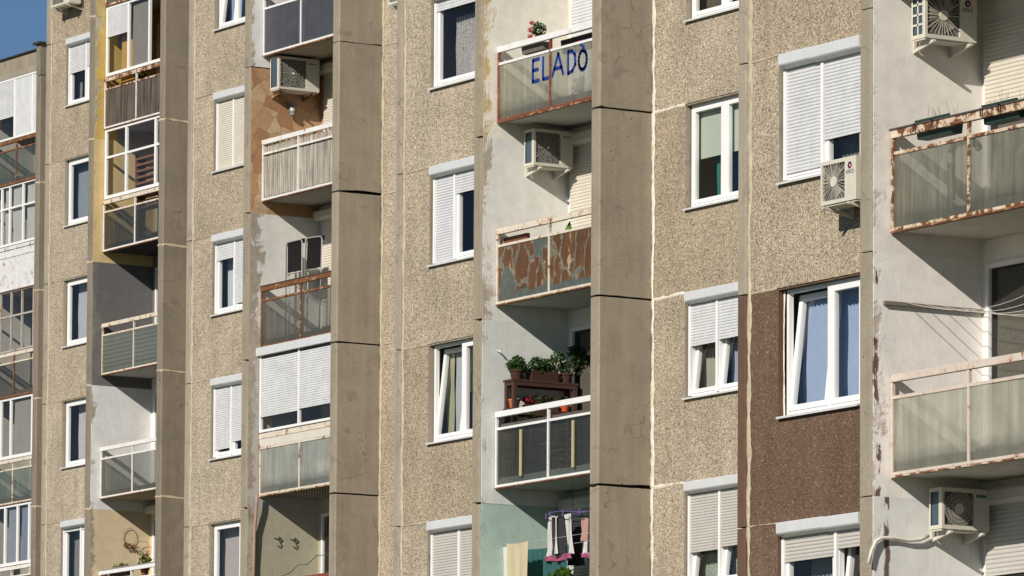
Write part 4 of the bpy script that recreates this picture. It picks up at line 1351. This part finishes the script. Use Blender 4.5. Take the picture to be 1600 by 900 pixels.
pot_plant('potted_plant', 'plant with red leaves between the orange pots on the lower shelf', 'potted plant', pD(.40, -.18, zL), 'round', BRPOT, [(0, 0, .13, .09, 110)], (.28, .03, .03), .03, 'pots on the lower shelf', potz=.07, potr=.08)
tr_ = pot_plant('potted_plant', 'low green plants along the middle of the lower stand shelf', 'potted plant', pD(.40, .12, zL), 'trough', DKPOT, [(-.13, 0, .15, .09, 110), (.03, 0, .16, .09, 110), (.17, 0, .14, .08, 90)], (.07, .085, .03), .03, 'pots on the lower shelf', potz=.1, potr=.21)
tr_.rotation_euler = (0, 0, PI / 2)
pot_plant('potted_plant', 'bright orange pot at the right end of the lower shelf', 'potted plant', pD(.42, .46, zL), 'round', plain('bright_orange', (.62, .10, .03), .5, .1), [(0, 0, .20, .05, 40)], (.08, .1, .03), .03, 'pots on the lower shelf', potz=.14, potr=.09)
pot_plant('potted_plant', 'green plant peeping under the left end of the white handrail', 'potted plant', pD(.95, RY + .18, J + 1.0), 'round', DKPOT, [(0, 0, .20, .12, 140), (.15, 0, .2, .08, 60)], (.08, .13, .03), .035, 'pots behind the white railing', potz=.12, potr=.1)
sr = MB()
for u in (.92, 2.55):
    pass
for i, u in enumerate((.95, 2.42)):
    r_ = MB(); r_.box(u, u + .055, RY - .03, RY - .012, J + .36, J + 1.06)
    r_.build('pale_batten', plain('pale_yellow_wood', (.42, .38, .22), .6, .2), balD[1])
ho = MB(); ho.tube([(0, 0, 0), (.05, -.0, .0), (.09, 0, -.03)], .012, 6)
tag(ho.build('wall_hook', plain('hook_white', (.7, .7, .7), .4, .1)), 'small white hook sticking out of the pale wall left of the bushy plants', 'hook').location = wpos('D', LIN + .014, -.62, J + 2.32)

# ---- D: laundry, bottom loggia
def hanging(name, label, cat, key, u0, u1, y, z0, z1, mat, along='x', fold=.16, amp=.03, group=None, taper=0.0, skew=0.0):
    o_loc = wpos(key, (u0 + u1) / 2 if along == 'x' else u0, y if along == 'x' else (y), z1)
    mb = MB(); n = 60; rows = 14; ph = random.uniform(0, 6)
    L = (u1 - u0) if along == 'x' else (u1)
    vs = []
    for j in range(rows + 1):
        t = j / rows
        for i in range(n + 1):
            s_ = i / n - .5
            a = s_ * L * (1 - taper * t) + skew * t
            off = (.25 + .75 * t) * amp * math.sin(2 * math.pi * (s_ * L) / fold + ph + .6 * math.sin(7 * s_)) + .012 * math.sin(5 * t + 4 * s_)
            sag = -.02 * (1 - (2 * s_) ** 2) * (1 - t)
            z = -(z1 - z0) * t + sag + (.015 * math.sin(11 * s_ + ph) * t)
            vs.append((a, off, z) if along == 'x' else (off, a, z))
    mb.add(vs, [(j * (n + 1) + i, j * (n + 1) + i + 1, (j + 1) * (n + 1) + i + 1, (j + 1) * (n + 1) + i) for j in range(rows) for i in range(n)], 0, True)
    o = mb.build(name, mat)
    o.location = o_loc
    return tag(o, label, cat, group)
hanging('sheet', 'plain white sheet at the left end of the washing line', 'sheet', 'D', .08, .42, -.50, 9.4, 10.74, cloth((.74, .73, .70), 'white'), amp=.008, group='washing on the lower balcony')
hanging('towel', 'cream towel hanging beside the white sheet', 'towel', 'D', .40, .97, -.53, 9.4, 10.76, cloth((.66, .57, .38), 'cream'), amp=.016, fold=.27, group='washing on the lower balcony', taper=-.06)
hanging('towel', 'teal towel hanging behind the cream one', 'towel', 'D', .30, 1.45, -.12, 9.3, 10.70, cloth((.045, .135, .13), 'teal'), amp=.035, fold=.13, group='washing on the lower balcony')
cl = MB(); cl.tube([(0, 0, 0), (.8, 0, -.012), (1.6, 0, -.015), (3.05, 0, 0)], .0022, 5); cl.tube([(0, .42, -.04), (1.5, .42, -.06), (3.05, .42, -.04)], .0022, 5)
tag(cl.build('washing_line', plain('line_white', (.6, .6, .58), .5, .1)), 'thin washing line holding the white sheet and the towels', 'washing line').location = wpos('D', LIN + .02, -.515, 10.755)
# clip hanger with two garments
ch = empty('clothes_hanger', wpos('D', 1.40, .0, 11.16)); tag(ch, 'round purple plastic clip hanger with hanging clothes', 'clothes hanger')
cm = MB(); n = 24
cm.tube([(.58 * math.cos(2 * PI * i / n), .30 * math.sin(2 * PI * i / n), .015 * math.sin(6 * PI * i / n)) for i in range(n + 1)], .007, 6)
cm.tube([(-.58, 0, 0), (.58, 0, 0)], .006, 6); cm.tube([(0, 0, 0), (0, 0, .45)], .005, 5)
for i in range(10):
    t = 2 * PI * i / 10; x, y = .58 * math.cos(t), .30 * math.sin(t); cm.box(x - .012, x + .012, y - .006, y + .006, -.05, .03)
cm.build('ring', plain('purple_plastic', (.13, .09, .27), .5, .2), ch)
WT = cloth((.68, .66, .64), 'white2'); DKC = cloth((.05, .05, .055), 'black'); PKC = cloth((.52, .32, .28), 'pink'); MGC = cloth((.45, .12, .22), 'magenta')
def garment(name, label, u0, u1, y, z0, z1, mats):
    """hanging garment with side strips and a hem"""
    o = empty(name, wpos('D', (u0 + u1) / 2, y, z1)); tag(o, label, 'garment', 'washing on the lower balcony')
    wq = u1 - u0; h_ = z1 - z0
    def strip(nm, fa, fb, za, zb, m, dy, lean=0.0):
        mb = MB(); nn = 16; rows = 10; vs = []
        for j in range(rows + 1):
            t = j / rows; z = -h_ * (za + (zb - za) * t)
            for i in range(nn + 1):
                s_ = fa + (fb - fa) * i / nn
                spread = .84 + .16 * (za + (zb - za) * t)
                x = (s_ - .5) * wq * spread + lean * t
                vs.append((x, dy + .03 * math.sin(s_ * 17 + 2 * t) * (.3 + t), z + .012 * math.sin(9 * s_)))
        mb.add(vs, [(j * (nn + 1) + i, j * (nn + 1) + i + 1, (j + 1) * (nn + 1) + i + 1, (j + 1) * (nn + 1) + i) for j in range(rows) for i in range(nn)], 0, True)
        mb.build(nm, m, o)
    for q in mats: strip(*q)
garment('garment', 'white and black top with a pink hem pegged to the purple hanger', .84, 1.62, -.12, 10.50, 11.14,
        [('left_panel', .0, .40, 0, .95, WT, 0, -.04), ('middle_panel', .30, .76, .03, .97, DKC, -.05, .02), ('strap', .50, .60, 0, .9, WT, -.09, .05), ('right_panel', .70, 1.0, .0, .95, WT, 0, .02), ('hem', .0, 1.0, .93, 1.06, MGC, -.03, 0)])
garment('garment', 'pink and white cloth at the right end of the purple hanger', 1.66, 2.15, .0, 10.48, 11.06,
        [('upper_panel', .0, .75, 0, .6, PKC, -.04, 0), ('white_panel', .0, 1.0, .1, .93, WT, 0, 0), ('dark_panel', .55, .95, .0, .9, DKC, -.05, .02), ('hem', .0, 1.0, .9, 1.02, MGC, -.02, 0)])
garment('garment', 'dark cloth hanging behind the white and black top', .95, 1.75, .16, 10.40, 11.08, [('dark_panel', .0, 1.0, 0, 1.0, DKC, 0, 0), ('grey_panel', .0, .25, 0, .9, cloth((.22, .20, .20), 'grey7'), -.02, 0)])
pot_plant('potted_plant', 'glossy green plant below the hanging clothes at the bottom edge', 'potted plant', wpos('D', 1.72, RY + .20, 9.66), 'round', DKPOT, [(0, 0, .42, .20, 220), (-.12, 0, .35, .14, 110), (.14, .0, .5, .14, 120)], (.06, .12, .02), .06, potz=.2, potr=.13)

# ---- E: planters, washing lines, pipe
for (u, lab) in ((.98, 'green railing planter with dry stalks, over the left half of the rusty cream railing'), (2.26, 'green railing planter in front of the right shuttered door')):
    o = empty('railing_planter', wpos('E', u + .02, RY + .12, JE[2] + 1.33)); tag(o, lab, 'planter', 'green planters on the rusty railing')
    p = MB(); L = .33
    p.prism([(-.075, -.09), (.075, -.09), (.10, .10), (.115, .10), (.115, .125), (.088, .125), (.08, .03), (-.08, .03), (-.088, .125), (-.115, .125), (-.115, .10), (-.10, .10)], -L, L, 'x')
    p.build('trough', plain('dark_green_plastic', (.022, .055, .038), .45, .2), o, bevel=.004)
    s2 = MB(); 
    for i in range(11):
        x = random.uniform(-L * .9, L * .9); s2.tube([(x, random.uniform(-.05, .05), .03), (x + random.uniform(-.06, .06), random.uniform(-.06, .06), random.uniform(.14, .30))], .0022, 4)
    s2.build('dry_stalks', plain('dry_stalk', (.22, .16, .10), .9, .2), o)
    hk = MB()
    for x in (-.24, .10):
        hk.box(x, x + .014, -.20, -.186, -.02, .075); hk.box(x, x + .014, -.20, -.10, .06, .074)
    hk.build('hook', plain('rust_hook', (.10, .05, .035), .8, .3), o)
wl = empty('washing_line', wpos('E', LIN + .014, 0, 11.25)); tag(wl, 'washing lines sagging from a wooden bar on the white side wall', 'washing line')
bm = MB(); bm.box(0, .045, -.76, .62, -.022, .022); bm.build('wall_bar', plain('weathered_bar', (.20, .17, .14), .85, .4), wl)
ln = MB()
for i in range(5):
    y = -.45 + .24 * i
    pts = [(.045 + 3.0 * t / 12, y, .015 - .22 * math.sin(PI * t / 12)) for t in range(13)]
    ln.tube(pts, .0045, 5)
ln.build('line', plain('line_grey', (.50, .47, .42), .6, .2), wl)
pb = MB(); pb.tube([(0, 0, -.5), (0, 0, .02), (.03, 0, .10), (.10, 0, .14), (.25, 0, .145), (.42, .02, .11), (.50, .03, .03)], .045, 10)
tag(pb.build('bent_pipe', plain('pipe_grey', (.45, .44, .41), .5, .2)), 'thick grey bent pipe end behind the rusty cream railing', 'pipe').location = wpos('E', .90, RY + .35, JE[2] + 1.05)
bk = MB(); bk.box(0, .30, 0, .22, 0, .16); bk.box(-.02, .32, -.02, .24, .16, .19)
tag(bk.build('black_box', plain('black_plastic', (.02, .02, .021), .5, .2), bevel=.008), 'black plastic box cut by the bottom edge below the lower right cooling unit', 'box').location = wpos('E', .62, RY + .4, 7.83)

# ---- C: folded chairs, lamp, hooks, pipe, net
def folded_chair(label, u, lean):
    o = empty('folding_chair', wpos('C', u, -.20, JC[2] + .386)); o.rotation_euler = (0, rad(lean), 0); tag(o, label, 'chair', 'folded garden chairs')
    f = MB(); wq, z0, z1 = .60, 1.26, 1.87
    f.tube([(0, 0, 0), (0, 0, z1 - .05), (.05, 0, z1), (wq - .05, 0, z1), (wq, 0, z1 - .05), (wq, 0, 0)], .012, 8)
    f.tube([(.06, .05, .1), (.06, .03, z0)], .011, 8); f.tube([(wq - .06, .05, .1), (wq - .06, .03, z0)], .011, 8); f.tube([(0, 0, z0), (wq, 0, z0)], .011, 8)
    f.build('chair_frame', plain('chair_metal', (.36, .35, .33), .35, .3), o)
    s_ = MB(); nn = 10; vs = []
    for j in range(nn + 1):
        for i in range(nn + 1):
            x, z = .02 + (wq - .04) * i / nn, z0 + .03 + (z1 - z0 - .05) * j / nn
            vs.append((x, .02 + .03 * math.sin(PI * i / nn) * math.sin(PI * j / nn), z))
    s_.add(vs, [(j * (nn + 1) + i, j * (nn + 1) + i + 1, (j + 1) * (nn + 1) + i + 1, (j + 1) * (nn + 1) + i) for j in range(nn) for i in range(nn)], 0, True)
    s_.build('seat', plain('black_fabric', (.014, .014, .014), .95, .3), o)
    k = MB(); k.box(-.02, wq + .02, .035, .05, z1 - .07, z1 + .015); k.build('back_bar', plain('black_fabric', (.014, .014, .014), .95, .3), o)
folded_chair('folded chair with a dark seat, left of the pair above the rusted railing', .39, 0)
folded_chair('folded chair with a dark seat, right of the pair and tilted against the shutter', 1.04, 3)
la = empty('wall_lamp', wpos('C', LIN + .014, -.06, 21.12)); tag(la, 'grey lantern wall lamp on the stone wall under the large cooling unit', 'lamp')
m = MB(); m.box(0, .02, -.04, .04, .02, .22); m.tube([(.01, 0, .16), (.10, 0, .18), (.10, 0, .12)], .012, 6); m.lathe([(.02, .20), (.055, .12), (.055, .10)], cx=.10, n=12); m.lathe([(.05, -.06), (.06, -.04), (.06, .0), (.03, .02)], cx=.10, n=12); m.build('lamp_body', plain('lamp_grey', (.20, .20, .20), .5, .3), la)
m = MB(); m.lathe([(.045, .02), (.052, .06), (.05, .10)], cx=.10, n=12); m.build('lamp_glass', plain('lamp_glass_white', (.55, .52, .45), .3, .2), la)
zC = JC[0]
nt_ = MB()
for i in range(34):
    z = zC + 1.42 + i * .048
    if z > zC + 2.95: break
    nt_.tube([(.30, RY - .03, z), (3.28, RY - .03, z)], .0007, 3)
for i in range(30):
    u = .30 + i * .10; nt_.tube([(u, RY - .03, zC + 1.42), (u, RY - .03, zC + H + .23)], .0007, 3)
tag(nt_.build('safety_net', plain('net_grey', (.35, .33, .28), .8, .1)), 'fine net stretched over the dim loggia below the mint glass balcony', 'net').location = wpos('C', 0, 0, 0)
dpn = MB(); dpn.tube([(0, 0, 0), (.01, 0, 1.0), (.03, .0, 1.6), (.09, .0, 2.05), (.10, 0, 2.25)], .032, 8)
tag(dpn.build('drain_pipe', plain('pinkish_pipe', (.36, .23, .19), .6, .35)), 'pinkish brown pipe rising along the edge of the netted loggia', 'pipe').location = wpos('C', LIN + .06, -.78, zC + .8)
for i, (y, lab) in enumerate(((-.24, 'curly iron ornament on the netted wall, left of the two'), (.10, 'curly iron ornament on the netted wall, right of the two'))):
    hk = MB()
    pts = [(.0, -.09 + .02 * i, .07), (.02, -.03, .05), (.02, .03, .09), (.02, .08, .05), (.02, .02, .0), (.02, .07, -.05), (.02, .03, -.10), (.02, -.02, -.07)]
    hk.tube(pts, .010, 6)
    tag(hk.build('iron_hook', plain('black_iron', (.03, .028, .025), .6, .3)), lab, 'ornament', 'iron ornaments').location = wpos('C', LIN + .014, y, 12.99)
gw = MB(); gw.tube([(.9, 0, 0), (1.3, .02, .06), (1.6, .0, .18), (1.9, .02, .16), (2.3, 0, .30), (2.7, .01, .28), (3.05, 0, .27)], .008, 5)
tag(gw.build('garden_wire', plain('green_wire', (.05, .11, .05), .6, .2)), 'loose green wire strung across the netted loggia above the railing', 'wire').location = wpos('C', 0, RY + .06, zC + 1.45)

# ---- B: wire flower, geraniums, planter
wf = empty('wall_decoration', wpos('B', LIN + .014, .12, 15.05)); tag(wf, 'round wire and straw decoration on the yellow loggia wall', 'decoration')
m = MB()
m.tube([(.03, .0 + .17 * math.cos(t * PI / 10) - .02, .24 + .19 * math.sin(t * PI / 10)) for t in range(-3, 14)], .006, 5)
m.tube([(.10, .27 + .14 * math.cos(t * PI / 10), .07 + .09 * math.sin(t * PI / 10)) for t in range(21)], .006, 5)
m.build('wire_loop', plain('rusty_wire', (.22, .13, .06), .6, .2), wf)
m = MB(); foliage(m, (.06, -.10, .05), .09, 60, .03, .6); foliage(m, (.06, .04, .03), .10, 50, .028, .5); m.build('straw', leaf((.20, .10, .04)), wf)
pot_plant('geranium', 'geranium with one red blossom at the white railing near the bottom left', 'potted plant', wpos('B', 2.05, RY + .16, 14.28), 'round', TERRA, [(0, 0, .30, .15, 170), (.1, 0, .2, .1, 70)], (.08, .13, .02), .05, None, (REDF, [(.10, 0, .50), (.12, .02, .46)], .055), potz=.14, potr=.1)
pot_plant('railing_planter', 'trough of low dry greenery at the left of the bottom white railing', 'planter', wpos('B', .95, RY + .16, 14.33), 'trough', DKPOT, [(-.25, 0, .17, .10, 90), (0, 0, .18, .11, 100), (.25, 0, .16, .1, 80)], (.12, .13, .05), .035, None, potz=.12, potr=.42)
pot_plant('potted_plant', 'green plant behind the dark board balcony under the half shut shutter', 'potted plant', wpos('B', 1.55, RY + .2, JB[4] + 1.12), 'round', DKPOT, [(0, 0, .16, .13, 130)], (.05, .09, .03), .04, None, potz=.1, potr=.09)
